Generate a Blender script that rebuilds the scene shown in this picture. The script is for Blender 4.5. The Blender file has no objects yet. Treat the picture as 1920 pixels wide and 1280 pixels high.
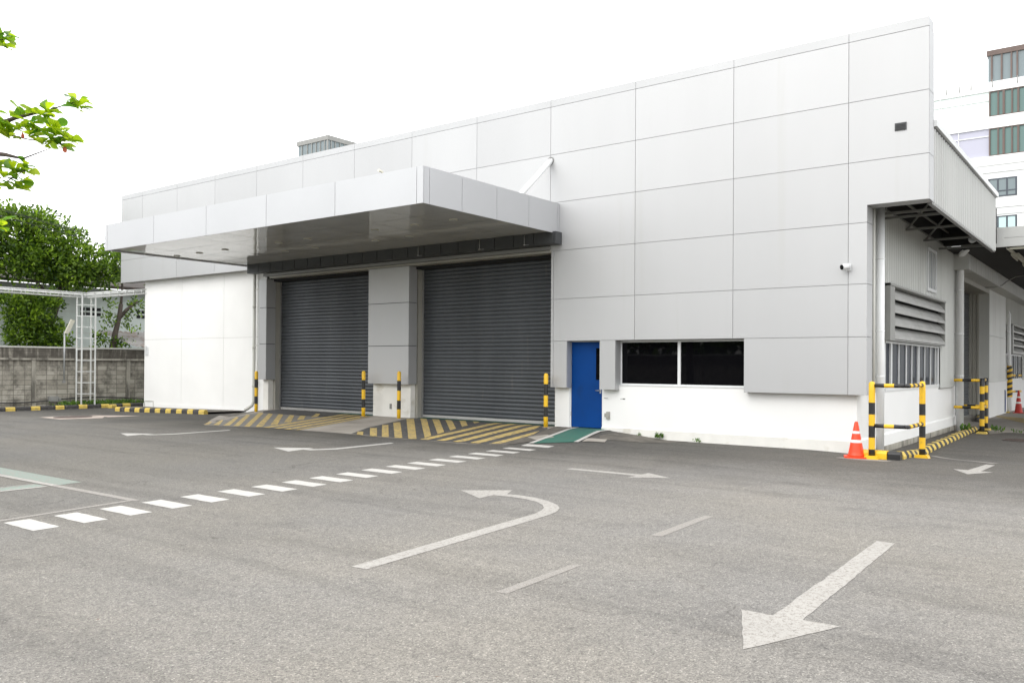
import bpy, bmesh, math, random
from mathutils import Vector, Matrix
random.seed(7)
R = math.radians
S = bpy.context.scene
COL = S.collection

# ---------------------------------------------------------------- camera
cam_d = bpy.data.cameras.new('camera'); cam = bpy.data.objects.new('camera', cam_d); COL.objects.link(cam)
S.camera = cam
yaw, pit, rol = -0.64577, 0.0076, 0.00633
fw = Vector((math.sin(yaw)*math.cos(pit), math.cos(yaw)*math.cos(pit), math.sin(pit)))
r0 = Vector((math.cos(yaw), -math.sin(yaw), 0)); u0 = r0.cross(fw)
rr = math.cos(rol)*r0 + math.sin(rol)*u0; uu = -math.sin(rol)*r0 + math.cos(rol)*u0
M = Matrix((rr, uu, -fw)).transposed().to_4x4(); M.translation = Vector((4.7348, -17.3990, 1.7120))
cam.matrix_world = M
cam_d.sensor_width = 36; cam_d.lens = 1576.6/1920*36; cam_d.shift_y = 31.7/1920
cam_d.clip_start = 0.1; cam_d.clip_end = 900

# ---------------------------------------------------------------- world, sun, exposure
W = bpy.data.worlds.new('World'); S.world = W; W.use_nodes = True
nt = W.node_tree; N = nt.nodes; L = nt.links
bg = N['Background']; bg.inputs['Strength'].default_value = 0.14
sky = N.new('ShaderNodeTexSky'); sky.sky_type = 'NISHITA'; sky.sun_disc = False
sky.sun_elevation = R(40); sky.sun_rotation = R(192)
tc = N.new('ShaderNodeTexCoord'); sx = N.new('ShaderNodeSeparateXYZ'); L.new(tc.outputs['Generated'], sx.inputs[0])
rp = N.new('ShaderNodeValToRGB'); L.new(sx.outputs['Z'], rp.inputs[0])
rp.color_ramp.elements[0].color = (.95, .955, .96, 1); rp.color_ramp.elements[1].color = (1, 1, 1, 1); rp.color_ramp.elements[1].position = .6
nz = N.new('ShaderNodeTexNoise'); nz.inputs['Scale'].default_value = 2.2; nz.inputs['Detail'].default_value = 5
L.new(tc.outputs['Generated'], nz.inputs['Vector'])
mr = N.new('ShaderNodeMapRange'); mr.inputs[3].default_value = 9.6; mr.inputs[4].default_value = 13.5; L.new(nz.outputs['Fac'], mr.inputs[0])
vm = N.new('ShaderNodeVectorMath'); vm.operation = 'SCALE'; L.new(rp.outputs['Color'], vm.inputs[0]); L.new(mr.outputs[0], vm.inputs['Scale'])
mx = N.new('ShaderNodeMix'); mx.data_type = 'RGBA'; mx.clamp_result = False; mx.inputs[0].default_value = .9
L.new(sky.outputs[0], mx.inputs[6]); L.new(vm.outputs[0], mx.inputs[7]); L.new(mx.outputs[2], bg.inputs['Color'])
sun_d = bpy.data.lights.new('sun', 'SUN'); sun_d.energy = 0.6; sun_d.angle = R(40); sun_d.color = (1, .965, .91)
sun = bpy.data.objects.new('sun', sun_d); COL.objects.link(sun)
sun.rotation_euler = (R(50), 0, R(-12))
S.view_settings.view_transform = 'Standard'; S.view_settings.look = 'None'
S.view_settings.exposure = 0.65; S.view_settings.gamma = 1
S.render.engine = 'CYCLES'

# ---------------------------------------------------------------- materials
def pbsdf(name):
    m = bpy.data.materials.new(name); m.use_nodes = True
    return m, m.node_tree.nodes, m.node_tree.links, m.node_tree.nodes['Principled BSDF']
def noise(N_, L_, scale, detail=4, coord='Object', stretch=None, rough=.55):
    t = N_.new('ShaderNodeTexCoord'); mp = N_.new('ShaderNodeMapping'); n = N_.new('ShaderNodeTexNoise')
    L_.new(t.outputs[coord], mp.inputs[0]); L_.new(mp.outputs[0], n.inputs['Vector'])
    if stretch: mp.inputs['Scale'].default_value = stretch
    n.inputs['Scale'].default_value = scale; n.inputs['Detail'].default_value = detail; n.inputs['Roughness'].default_value = rough
    return n
def ramp(N_, L_, src, stops):
    r = N_.new('ShaderNodeValToRGB'); L_.new(src, r.inputs[0]); e = r.color_ramp.elements
    while len(e) < len(stops): e.new(.5)
    for k, (p_, c_) in enumerate(stops): e[k].position = p_; e[k].color = (*c_, 1) if len(c_) == 3 else c_
    return r
def mixc(N_, L_, fac, a, b, mode='MIX'):
    m = N_.new('ShaderNodeMix'); m.data_type = 'RGBA'; m.blend_type = mode
    for v, i in ((fac, 0), (a, 6), (b, 7)):
        if hasattr(v, 'is_output'): L_.new(v, m.inputs[i])
        elif i == 0: m.inputs[0].default_value = v
        else: m.inputs[i].default_value = (*v, 1)
    return m.outputs[2]
def bump(N_, L_, src, bs, strength, dist=.01):
    b = N_.new('ShaderNodeBump'); b.inputs['Strength'].default_value = strength; b.inputs['Distance'].default_value = dist
    L_.new(src, b.inputs['Height']); L_.new(b.outputs[0], bs.inputs['Normal'])
def mat(name, col, rough=.5, metal=0, var=.12, scale=1.5, stretch=None, bmp=0, bscale=60, dirt=None, spec=.5, isl=0):
    m, n, l, b = pbsdf(name)
    b.inputs['Roughness'].default_value = rough; b.inputs['Metallic'].default_value = metal
    b.inputs['Specular IOR Level'].default_value = spec
    nn = noise(n, l, scale, 5, stretch=stretch)
    c0 = tuple(max(0, x*(1-var)) for x in col); c1 = tuple(min(1, x*(1+var)) for x in col)
    out = ramp(n, l, nn.outputs['Fac'], [(.3, c0), (.7, c1)]).outputs[0]
    if dirt:
        d = noise(n, l, dirt[2], 6, stretch=dirt[3] if len(dirt) > 3 else None)
        f = ramp(n, l, d.outputs['Fac'], [(dirt[1], (0, 0, 0)), (min(1, dirt[1]+.16), (.8, .8, .8))])
        out = mixc(n, l, f.outputs[0], out, dirt[0])
    if isl:
        ge = n.new('ShaderNodeNewGeometry'); ri = ramp(n, l, ge.outputs['Random Per Island'], [(0, (1-isl,)*3), (1, (1, 1, 1))])
        out = mixc(n, l, 1, out, ri.outputs[0], 'MULTIPLY')
    l.new(out, b.inputs['Base Color'])
    if bmp:
        bn = noise(n, l, bscale, 3); bump(n, l, bn.outputs['Fac'], b, bmp)
    return m
MT = {}
MT['panel'] = mat('silver_panel', (.488, .491, .495), .52, .46, .035, .35, (1, 1, .25), dirt=((.46, .46, .45), .60, .9, (2.2, 2.2, .12)), isl=.06)
MT['canopy'] = mat('canopy_panel', (.53, .536, .548), .5, .46, .03, .4, isl=.04)
MT['cap'] = mat('cap_metal', (.47, .475, .48), .5, .3, .04, .5)
MT['joint'] = mat('joint_sealant', (.33, .33, .325), .8)
MT['soffit'] = mat('gloss_soffit', (.50, .50, .485), .035, .0, .04, .6, spec=.5)
MT['soffit'].node_tree.nodes['Principled BSDF'].inputs['IOR'].default_value = 2.3
MT['white'] = mat('white_render', (.80, .80, .785), .75, 0, .03, .8, bmp=.15, bscale=35, dirt=((.66, .64, .58), .66, .8, (1.5, 1.5, .25)))
MT['whitep'] = mat('white_plinth', (.72, .71, .67), .8, 0, .07, 2.0, bmp=.2, bscale=30, dirt=((.47, .43, .34), .60, 1.8))
MT['cream'] = mat('cream_metal', (.33, .32, .285), .5, .1, .08)
MT['greymetal'] = mat('grey_metal', (.26, .26, .255), .45, .3, .06)
MT['darkclad'] = mat('charcoal_cladding', (.045, .048, .05), .5, .1, .12)
MT['shutter'] = mat('shutter_paint', (.072, .079, .088), .42, .30, .16, .9, (1.4, 1, .25), dirt=((.13, .13, .125), .64, 2.2, (2.5, 1, .3)))
MT['barlight'] = mat('bare_aluminium', (.5, .5, .49), .4, .6, .1)
MT['blue'] = mat('blue_door_paint', (.0, .045, .21), .55, 0, .10, 1.0, spec=.15, dirt=((.004, .035, .14), .6, 2.5))
MT['black'] = mat('black_rubber', (.02, .02, .022), .5)
MT['steelhinge'] = mat('steel', (.45, .45, .45), .35, .8)
MT['alu'] = mat('white_aluminium', (.68, .69, .69), .4, .1, .04)
MT['alug'] = mat('grey_aluminium', (.38, .39, .39), .4, .3, .06)
MT['pipe'] = mat('white_pvc', (.88, .89, .89), .42, 0, .05, 1.5, (1, 1, .2), dirt=((.66, .66, .63), .63, 2.2, (1, 1, .3)))
MT['pipeg'] = mat('grey_pvc', (.5, .5, .46), .5, 0, .06)
MT['corr'] = mat('corrugated_sheet', (.56, .565, .54), .5, .15, .07, .7, (1, 1, .3), dirt=((.36, .36, .33), .6, 1.4, (1.5, 1.5, .15)))
MT['fascia'] = mat('fascia_sheet', (.50, .505, .49), .5, .15, .06, .6, (1, 1, .3), dirt=((.48, .48, .46), .62, 1.0, (1.5, 1.5, .15)))
MT['louv'] = mat('louvre_metal', (.36, .36, .345), .5, .25, .1, 1.5, dirt=((.27, .26, .24), .57, 2.5))
MT['louvd'] = mat('louvre_frame_metal', (.26, .26, .245), .5, .2, .08)
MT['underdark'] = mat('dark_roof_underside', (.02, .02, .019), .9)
MT['truss'] = mat('painted_truss_steel', (.20, .20, .185), .6, .1, .15)
MT['conc'] = mat('concrete', (.31, .285, .25), .9, 0, .14, .9, bmp=.4, bscale=45, dirt=((.19, .17, .15), .56, 1.1))
MT['concstain'] = mat('stained_concrete', (.36, .34, .29), .9, 0, .2, 2, bmp=.4, bscale=30, dirt=((.07, .065, .055), .5, 3.5, (1, 1, .25)))
MT['yellow'] = mat('yellow_paint', (.78, .47, .018), .42, 0, .08, 3, dirt=((.34, .22, .06), .62, 11))
MT['blackp'] = mat('black_paint', (.018, .018, .019), .4, 0, .3, 3, dirt=((.11, .10, .08), .62, 11))
MT['ykerb'] = mat('worn_yellow_kerb_paint', (.60, .44, .10), .8, 0, .15, 6, bmp=.5, bscale=40, dirt=((.30, .25, .14), .58, 9))
MT['kyb'] = mat('worn_black_kerb_paint', (.05, .048, .047), .85, 0, .3, 6, bmp=.5, bscale=40, dirt=((.17, .155, .13), .57, 9))
MT['orange'] = mat('orange_cone_plastic', (.78, .055, .010), .45, 0, .06, 4)
MT['redcone'] = mat('red_cone_plastic', (.50, .03, .02), .5, 0, .08, 4)
MT['reflect'] = mat('reflective_white', (.8, .8, .78), .4)
MT['bark'] = mat('bark', (.075, .06, .05), .95, 0, .35, 5, (1, 1, .3), bmp=.8, bscale=25)
MT['rust'] = mat('rusty_roof', (.035, .027, .022), .9, 0, .3, 2, dirt=((.10, .07, .055), .6, 3))
MT['shedroof'] = mat('weathered_shed_roof', (.26, .25, .24), .85, 0, .2, 2, dirt=((.16, .10, .07), .52, 1.5))
MT['farwhite'] = mat('pale_painted_wall', (.55, .60, .57), .8, 0, .04, .5, dirt=((.42, .45, .42), .63, .8, (1, 1, .25)))
MT['office'] = mat('office_white', (.80, .81, .80), .7, 0, .02, .3)
MT['brown'] = mat('brown_frame', (.12, .085, .072), .6, 0, .1)
MT['greyglassf'] = mat('dark_window_frame', (.05, .06, .075), .5)
MT['cable'] = mat('black_cable', (.03, .03, .03), .7)
MT['fixture'] = mat('light_fixture_housing', (.55, .53, .44), .5)
MT['boxmetal'] = mat('box_metal', (.28, .28, .27), .5, .3, .15, 5)
MT['rack'] = mat('rack_white_paint', (.62, .63, .61), .6, 0, .08, 3, dirt=((.34, .20, .12), .66, 4))
MT['shade'] = mat('dark_interior', (.012, .013, .014), .9)

def glass(name, col, rough=.03, spec=.5, ior=1.5):
    m, n, l, b = pbsdf(name)
    b.inputs['Base Color'].default_value = (*col, 1); b.inputs['Roughness'].default_value = rough
    b.inputs['Specular IOR Level'].default_value = spec; b.inputs['IOR'].default_value = ior
    nn = noise(n, l, .8, 2); bump(n, l, nn.outputs['Fac'], b, .03, .05)
    return m
MT['glassblack'] = glass('black_tinted_glass', (.003, .003, .004), .02, .12)
MT['glassside'] = glass('grey_tinted_glass', (.05, .055, .065), .08, .1, 1.12)
MT['glassteal'] = glass('teal_office_glass', (.11, .19, .175), .12, .5)
MT['glassgrey'] = glass('grey_office_glass', (.17, .21, .22), .15, .5)
MT['glasslilac'] = glass('lilac_office_glass', (.42, .42, .50), .2, .5)
MT['glasspale'] = glass('frosted_white_glass', (.72, .80, .77), .3, .5)
MT['glassclear'] = glass('pale_window_glass', (.45, .60, .60), .2, .5)
MT['smallglass'] = glass('grey_opaque_glass', (.22, .24, .26), .15, .4)

# asphalt: aggregate, broad wear patches and oil stains
def asphalt():
    m, n, l, b = pbsdf('asphalt')
    fine = noise(n, l, 170, 3, rough=.75); mid = noise(n, l, 34, 4, rough=.8); big = noise(n, l, .28, 5); patch = noise(n, l, 1.3, 7, rough=.65)
    v = n.new('ShaderNodeTexVoronoi'); t = n.new('ShaderNodeTexCoord'); l.new(t.outputs['Object'], v.inputs['Vector']); v.inputs['Scale'].default_value = 105
    agg = ramp(n, l, v.outputs['Color'], [(.0, (.13, .122, .113)), (.4, (.243, .230, .211)), (.8, (.325, .308, .28)), (1, (.58, .55, .495))])
    c = mixc(n, l, .92, (.25, .236, .217), agg.outputs[0])
    f1 = ramp(n, l, mid.outputs['Fac'], [(.28, (.42, .42, .42)), (.46, (1, 1, 1)), (.8, (1.06, 1.05, 1.03))])
    c = mixc(n, l, .9, c, f1.outputs[0], 'MULTIPLY')
    f0 = ramp(n, l, fine.outputs['Fac'], [(.3, (.55, .55, .55)), (.62, (1.1, 1.1, 1.1))])
    c = mixc(n, l, .95, c, f0.outputs[0], 'MULTIPLY')
    md = noise(n, l, 11, 5, rough=.75); fm = ramp(n, l, md.outputs['Fac'], [(.32, (.74, .74, .74)), (.50, (1, 1, 1)), (.7, (1.08, 1.07, 1.05))])
    c = mixc(n, l, .8, c, fm.outputs[0], 'MULTIPLY')
    f2 = ramp(n, l, big.outputs['Fac'], [(.35, (.90, .91, .93)), (.62, (1.0, .99, .965))])
    c = mixc(n, l, 1, c, f2.outputs[0], 'MULTIPLY')
    f3 = ramp(n, l, patch.outputs['Fac'], [(.32, (.78, .78, .79)), (.47, (1, 1, 1))])
    c = mixc(n, l, .6, c, f3.outputs[0], 'MULTIPLY')
    # tyre scrubbed streaks that swing past the ramps and down the yard
    def streak(rot, sc, st_, lo, hi, k):
        tt = n.new('ShaderNodeTexCoord'); mp = n.new('ShaderNodeMapping'); mp.inputs['Rotation'].default_value = (0, 0, R(rot)); mp.inputs['Scale'].default_value = st_
        nn = n.new('ShaderNodeTexNoise'); nn.inputs['Scale'].default_value = sc; nn.inputs['Detail'].default_value = 4; nn.inputs['Distortion'].default_value = .6
        l.new(tt.outputs['Object'], mp.inputs[0]); l.new(mp.outputs[0], nn.inputs['Vector'])
        f = ramp(n, l, nn.outputs['Fac'], [(lo, (k, k, k)), (hi, (1, 1, 1))]); return f.outputs[0]
    c = mixc(n, l, .5, c, streak(24, 1.6, (.10, 1.3, 1), .36, .5, .80), 'MULTIPLY')
    c = mixc(n, l, .6, c, streak(75, 1.3, (.12, 1.4, 1), .34, .46, .82), 'MULTIPLY')
    # base colour gets darker towards the yard's left, with an uneven edge
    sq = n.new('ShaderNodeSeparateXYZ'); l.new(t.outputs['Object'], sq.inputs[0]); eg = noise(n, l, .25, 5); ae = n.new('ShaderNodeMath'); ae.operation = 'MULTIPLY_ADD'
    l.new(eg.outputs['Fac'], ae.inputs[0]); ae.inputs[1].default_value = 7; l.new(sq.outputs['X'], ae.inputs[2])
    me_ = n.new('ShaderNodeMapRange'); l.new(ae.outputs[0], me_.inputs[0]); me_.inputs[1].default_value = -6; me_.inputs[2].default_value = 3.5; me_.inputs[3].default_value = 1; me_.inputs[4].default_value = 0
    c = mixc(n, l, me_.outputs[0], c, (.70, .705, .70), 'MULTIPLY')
    # oil drips and damp spots
    oil = noise(n, l, 2.6, 3); fo = ramp(n, l, oil.outputs['Fac'], [(.70, (1, 1, 1)), (.76, (.62, .61, .60))])
    c = mixc(n, l, 1, c, fo.outputs[0], 'MULTIPLY')
    # hairline cracks in a few places
    dn = noise(n, l, 1.2, 4); va = n.new('ShaderNodeVectorMath'); va.operation = 'MULTIPLY_ADD'; l.new(dn.outputs['Color'], va.inputs[0]); va.inputs[1].default_value = (.9, .9, 0); l.new(t.outputs['Object'], va.inputs[2])
    ve = n.new('ShaderNodeTexVoronoi'); ve.feature = 'DISTANCE_TO_EDGE'; ve.inputs['Scale'].default_value = .33; l.new(va.outputs[0], ve.inputs['Vector'])
    fc = ramp(n, l, ve.outputs['Distance'], [(.0, (.72, .71, .70)), (.0035, (1, 1, 1))]); ck = noise(n, l, .35, 2); fk = ramp(n, l, ck.outputs['Fac'], [(.50, (0, 0, 0)), (.56, (1, 1, 1))])
    c = mixc(n, l, fk.outputs[0], c, mixc(n, l, 1, c, fc.outputs[0], 'MULTIPLY'))
    # darker asphalt colour along the foot of the building
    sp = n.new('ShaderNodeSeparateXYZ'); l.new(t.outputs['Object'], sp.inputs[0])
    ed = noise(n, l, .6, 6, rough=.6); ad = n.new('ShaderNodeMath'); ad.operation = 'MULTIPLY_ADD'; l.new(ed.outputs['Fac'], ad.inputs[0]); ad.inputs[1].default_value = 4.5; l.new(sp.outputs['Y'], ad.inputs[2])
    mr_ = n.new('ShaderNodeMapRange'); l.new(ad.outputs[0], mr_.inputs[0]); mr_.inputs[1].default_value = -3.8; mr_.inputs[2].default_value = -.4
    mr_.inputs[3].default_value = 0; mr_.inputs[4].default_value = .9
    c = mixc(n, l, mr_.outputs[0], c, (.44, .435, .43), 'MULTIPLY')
    sc = noise(n, l, 6.5, 2); fs = ramp(n, l, sc.outputs['Fac'], [(.765, (0, 0, 0)), (.79, (.6, .6, .6))])
    c = mixc(n, l, fs.outputs[0], c, (.17, .10, .06))
    l.new(c, b.inputs['Base Color']); b.inputs['Roughness'].default_value = .88; b.inputs['Specular IOR Level'].default_value = .3
    ma = n.new('ShaderNodeMath'); ma.operation = 'ADD'; l.new(fine.outputs['Fac'], ma.inputs[0]); l.new(v.outputs['Distance'], ma.inputs[1])
    bump(n, l, ma.outputs[0], b, .7, .006)
    return m
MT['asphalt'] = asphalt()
def paint(name, col, wear, under=(.26, .24, .215), sc=9):
    m, n, l, b = pbsdf(name)
    a = noise(n, l, sc, 6, rough=.7); f = noise(n, l, 90, 3, rough=.7); g = noise(n, l, 1.3, 3)
    s = n.new('ShaderNodeMath'); s.operation = 'MULTIPLY_ADD'; l.new(f.outputs['Fac'], s.inputs[0]); s.inputs[1].default_value = .55; l.new(a.outputs['Fac'], s.inputs[2])
    r_ = ramp(n, l, s.outputs[0], [(wear, (1, 1, 1)), (wear+.16, (0, 0, 0))])
    cv = ramp(n, l, g.outputs['Fac'], [(.3, tuple(x*.88 for x in col)), (.7, col)])
    ag = ramp(n, l, f.outputs['Fac'], [(.3, tuple(x*.5 for x in under)), (.7, tuple(x*1.4 for x in under))])
    c = mixc(n, l, r_.outputs[0], cv.outputs[0], ag.outputs[0])
    l.new(c, b.inputs['Base Color']); b.inputs['Roughness'].default_value = .75
    bump(n, l, f.outputs['Fac'], b, .4, .004)
    return m
# wear: lower = less worn (fraction of paint lost)
MT['pwhite'] = paint('white_road_paint', (.50, .485, .455), .53, sc=16)
MT['pwhiteworn'] = paint('faded_white_road_paint', (.38, .363, .335), .64, sc=22)
MT['pghost'] = paint('ghost_road_paint', (.31, .295, .275), .76, sc=30)
MT['pyellow'] = paint('yellow_ramp_paint', (.55, .405, .135), .64, (.20, .18, .15), 9)
MT['pgreen'] = paint('green_path_paint', (.035, .135, .10), .56, (.11, .12, .105), 7)
MT['pgreenpale'] = paint('faded_green_path_paint', (.20, .275, .235), .68, sc=20)
MT['pdark'] = paint('dark_ramp_paint', (.07, .069, .068), .58, (.19, .175, .15), 7)
MT['pgrey'] = paint('worn_grey_ramp_paint', (.17, .165, .155), .6, (.26, .24, .20), 5)
MT['pinkc'] = mat('patched_mortar', (.40, .335, .29), .9, 0, .12, 3, bmp=.3)
MT['grime'] = mat('grimy_ground', (.105, .095, .08), .95, 0, .35, 3, bmp=.5, bscale=30, dirt=((.20, .18, .15), .55, 4))
MT['iron'] = mat('rusty_iron', (.11, .085, .075), .8, .2, .2, 8, bmp=.4)

def blockwall():
    m, n, l, b = pbsdf('grey_block_masonry')
    t = n.new('ShaderNodeTexCoord'); sp = n.new('ShaderNodeSeparateXYZ'); cb = n.new('ShaderNodeCombineXYZ')
    l.new(t.outputs['Object'], sp.inputs[0])
    ad = n.new('ShaderNodeMath'); ad.operation = 'ADD'; l.new(sp.outputs['X'], ad.inputs[0]); l.new(sp.outputs['Y'], ad.inputs[1])
    l.new(ad.outputs[0], cb.inputs[0]); l.new(sp.outputs['Z'], cb.inputs[1])
    br = n.new('ShaderNodeTexBrick'); l.new(cb.outputs[0], br.inputs['Vector'])
    br.offset = 0; br.inputs['Scale'].default_value = 1; br.inputs['Brick Width'].default_value = .392; br.inputs['Row Height'].default_value = .183
    br.inputs['Mortar Size'].default_value = .010; br.inputs['Mortar Smooth'].default_value = .3; br.inputs['Bias'].default_value = 0
    br.inputs['Color1'].default_value = (.42, .395, .34, 1); br.inputs['Color2'].default_value = (.30, .28, .235, 1); br.inputs['Mortar'].default_value = (.13, .12, .10, 1)
    st = noise(n, l, 2.2, 7, rough=.7); f = ramp(n, l, st.outputs['Fac'], [(.46, (0, 0, 0)), (.66, (.85, .85, .85))])
    c = mixc(n, l, f.outputs[0], br.outputs['Color'], (.075, .07, .058))
    # mould streaks that hang below the ledge
    mr_ = n.new('ShaderNodeMapRange'); l.new(sp.outputs['Z'], mr_.inputs[0]); mr_.inputs[1].default_value = 1.35; mr_.inputs[2].default_value = 1.95
    s2 = noise(n, l, 3, 5, stretch=(2.5, 2.5, .35)); mm = n.new('ShaderNodeMath'); mm.operation = 'MULTIPLY'; l.new(mr_.outputs[0], mm.inputs[0]); l.new(s2.outputs['Fac'], mm.inputs[1])
    f2 = ramp(n, l, mm.outputs[0], [(.22, (0, 0, 0)), (.5, (.8, .8, .8))])
    c = mixc(n, l, f2.outputs[0], c, (.055, .048, .04))
    l.new(c, b.inputs['Base Color']); b.inputs['Roughness'].default_value = .95
    bump(n, l, br.outputs['Fac'], b, -.6, .02)
    return m
MT['block'] = blockwall()
def leafmat(name, lo, hi, tr):
    m, n, l, b = pbsdf(name)
    g = n.new('ShaderNodeNewGeometry'); r_ = ramp(n, l, g.outputs['Random Per Island'], [(0, lo), (.55, tuple((a+c)/2 for a, c in zip(lo, hi))), (1, hi)])
    cn = noise(n, l, 1.6, 3); cr = ramp(n, l, cn.outputs['Fac'], [(.35, (.55, .62, .6)), (.62, (1.15, 1.1, 1))])
    class _o: outputs = [mixc(n, l, 1, r_.outputs[0], cr.outputs[0], 'MULTIPLY')]
    r_ = _o
    l.new(r_.outputs[0], b.inputs['Base Color']); b.inputs['Roughness'].default_value = .45
    t = n.new('ShaderNodeBsdfTranslucent'); hs = n.new('ShaderNodeHueSaturation'); hs.inputs['Value'].default_value = 1.5; l.new(r_.outputs[0], hs.inputs['Color']); l.new(hs.outputs[0], t.inputs['Color'])
    ms = n.new('ShaderNodeMixShader'); ms.inputs[0].default_value = tr
    l.new(b.outputs[0], ms.inputs[1]); l.new(t.outputs[0], ms.inputs[2]); l.new(ms.outputs[0], n['Material Output'].inputs[0])
    return m
MT['leaf'] = leafmat('dense_leaf', (.014, .05, .006), (.25, .40, .03), .36)
MT['almond'] = leafmat('almond_leaf', (.08, .22, .02), (.52, .64, .015), .55)
MT['redleaf'] = leafmat('dying_red_leaf', (.45, .10, .06), (.5, .14, .08), .4)
MT['weed'] = leafmat('weed_leaf', (.05, .13, .02), (.16, .28, .04), .35)

# ---------------------------------------------------------------- helpers
class MB:
    def __init__(s): s.v = []; s.f = []; s.m = []; s.sm = []
    def add(s, vs, fs, mi=0, smooth=False):
        o = len(s.v); s.v += [tuple(v) for v in vs]
        for f in fs: s.f.append(tuple(o+i for i in f)); s.m.append(mi); s.sm.append(smooth)
        return s
    def box(s, x0, x1, y0, y1, z0, z1, mi=0):
        vs = [(x, y, z) for z in (z0, z1) for x, y in ((x0, y0), (x1, y0), (x1, y1), (x0, y1))]
        return s.add(vs, [(3, 2, 1, 0), (4, 5, 6, 7), (0, 1, 5, 4), (1, 2, 6, 5), (2, 3, 7, 6), (3, 0, 4, 7)], mi)
    def prism(s, poly, axis, a0, a1, mi=0, smooth=False, caps=True):
        # poly: 2D points; extruded along axis 'x','y','z'
        def P(p, a): return {'x': (a, p[0], p[1]), 'y': (p[0], a, p[1]), 'z': (p[0], p[1], a)}[axis]
        n = len(poly); vs = [P(p, a0) for p in poly]+[P(p, a1) for p in poly]
        fs = [(i, (i+1) % n, n+(i+1) % n, n+i) for i in range(n)]
        s.add(vs, fs, mi, smooth)
        if caps: s.add([P(p, a0) for p in poly], [tuple(range(n))], mi); s.add([P(p, a1) for p in poly], [tuple(range(n))[::-1]], mi)
        return s
    def tube(s, pts, r, n=14, mi=0, caps=True, mats=None):
        pts = [Vector(p) for p in pts]; rs = r if isinstance(r, (list, tuple)) else [r]*len(pts)
        rings = []; up = Vector((0, 0, 1))
        prev = None
        for i, p in enumerate(pts):
            d = (pts[min(i+1, len(pts)-1)]-pts[max(i-1, 0)]).normalized()
            if prev is None:
                a = Vector((1, 0, 0)) if abs(d.z) > .9 else up
                x = d.cross(a).normalized()
            else: x = (prev-d*prev.dot(d)).normalized()
            prev = x; y = d.cross(x)
            rings.append([p+(x*math.cos(2*math.pi*k/n)+y*math.sin(2*math.pi*k/n))*rs[i] for k in range(n)])
        o = len(s.v)
        for rg in rings: s.v += [tuple(q) for q in rg]
        for i in range(len(rings)-1):
            for k in range(n):
                s.f.append((o+i*n+k, o+i*n+(k+1) % n, o+(i+1)*n+(k+1) % n, o+(i+1)*n+k)); s.m.append(mats[i] if mats else mi); s.sm.append(True)
        if caps:
            s.f.append(tuple(o+k for k in range(n))[::-1]); s.m.append(mats[0] if mats else mi); s.sm.append(False)
            e = o+(len(rings)-1)*n; s.f.append(tuple(e+k for k in range(n))); s.m.append(mats[-1] if mats else mi); s.sm.append(False)
        return s
    def sheet(s, pts, mi=0): return s.add(pts, [tuple(range(len(pts)))], mi)
    def build(s, name, mats, parent=None, bevel=0, fix=True):
        me = bpy.data.meshes.new(name); me.from_pydata(s.v, [], s.f)
        if not isinstance(mats, (list, tuple)): mats = [mats]
        for m in mats: me.materials.append(MT[m] if isinstance(m, str) else m)
        me.polygons.foreach_set('material_index', s.m); me.polygons.foreach_set('use_smooth', s.sm)
        if fix:
            bm = bmesh.new(); bm.from_mesh(me); bmesh.ops.recalc_face_normals(bm, faces=bm.faces); bm.to_mesh(me); bm.free()
        me.update()
        o = bpy.data.objects.new(name, me); COL.objects.link(o)
        if parent: o.parent = parent
        if bevel:
            b = o.modifiers.new('bevel', 'BEVEL'); b.width = bevel; b.segments = 2; b.limit_method = 'ANGLE'; b.angle_limit = R(40)
        return o
def tag(o, label=None, cat=None, group=None, kind=None):
    if label: o['label'] = label
    if cat: o['category'] = cat
    if group: o['group'] = group
    if kind: o['kind'] = kind
    return o
def thing(name, label, cat, loc=(0, 0, 0), group=None):
    o = bpy.data.objects.new(name, None); COL.objects.link(o); o.location = loc; o.empty_display_size = .2
    return tag(o, label, cat, group)
def copy_tree(o, parent=None):
    c = o.copy(); COL.objects.link(c)
    if parent: c.parent = parent
    for ch in list(o.children): copy_tree(ch, c)
    return c
def B(*a): return MB().box(*a)

# ---------------------------------------------------------------- ground
def ss(x, a, b):
    t = min(1, max(0, (x-a)/(b-a))); return t*t*(3-2*t)
def G(X, Y):
    z = -.17*ss(X, -1, .4)*ss(Y, -.6, 2.5)-.08*ss(-X, 19.5, 26)
    fr = (Y+3.5)/3.2; nl = ((X+15.9)*.715+(Y+4.0)*.70)/.9; rt = (-4.0-X)/1.7
    return z+.16*max(0, min(1, fr, nl, rt))
ST = .25
xs = [-180, -120, -80, -60, -45, -36]+[-32+ST*i for i in range(int(40/ST)+1)]+[12, 18, 30, 50, 90, 180]
ys = [-180, -100, -60, -40, -30, -22, -16, -11]+[-7+ST*i for i in range(int(38/ST)+1)]+[36, 45, 70, 110, 200]
gm = MB(); nx = len(xs)
gv = [(x, y, G(x, y)) for y in ys for x in xs]
gm.add(gv, [(j*nx+i, j*nx+i+1, (j+1)*nx+i+1, (j+1)*nx+i) for j in range(len(ys)-1) for i in range(nx-1)], 0, True)
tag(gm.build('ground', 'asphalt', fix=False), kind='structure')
def ragged(p, amp=.007, step=.10):
    q = []
    for i in range(len(p)):
        a, b = Vector(p[i]), Vector(p[(i+1) % len(p)]); n = max(1, int((b-a).length/step)); s_ = Vector((-(b-a).y, (b-a).x)).normalized()
        for k in range(n):
            w = a+(b-a)*k/n
            if k: w = w+s_*random.uniform(-amp, amp)
            q.append((w.x, w.y))
    return q
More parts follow.
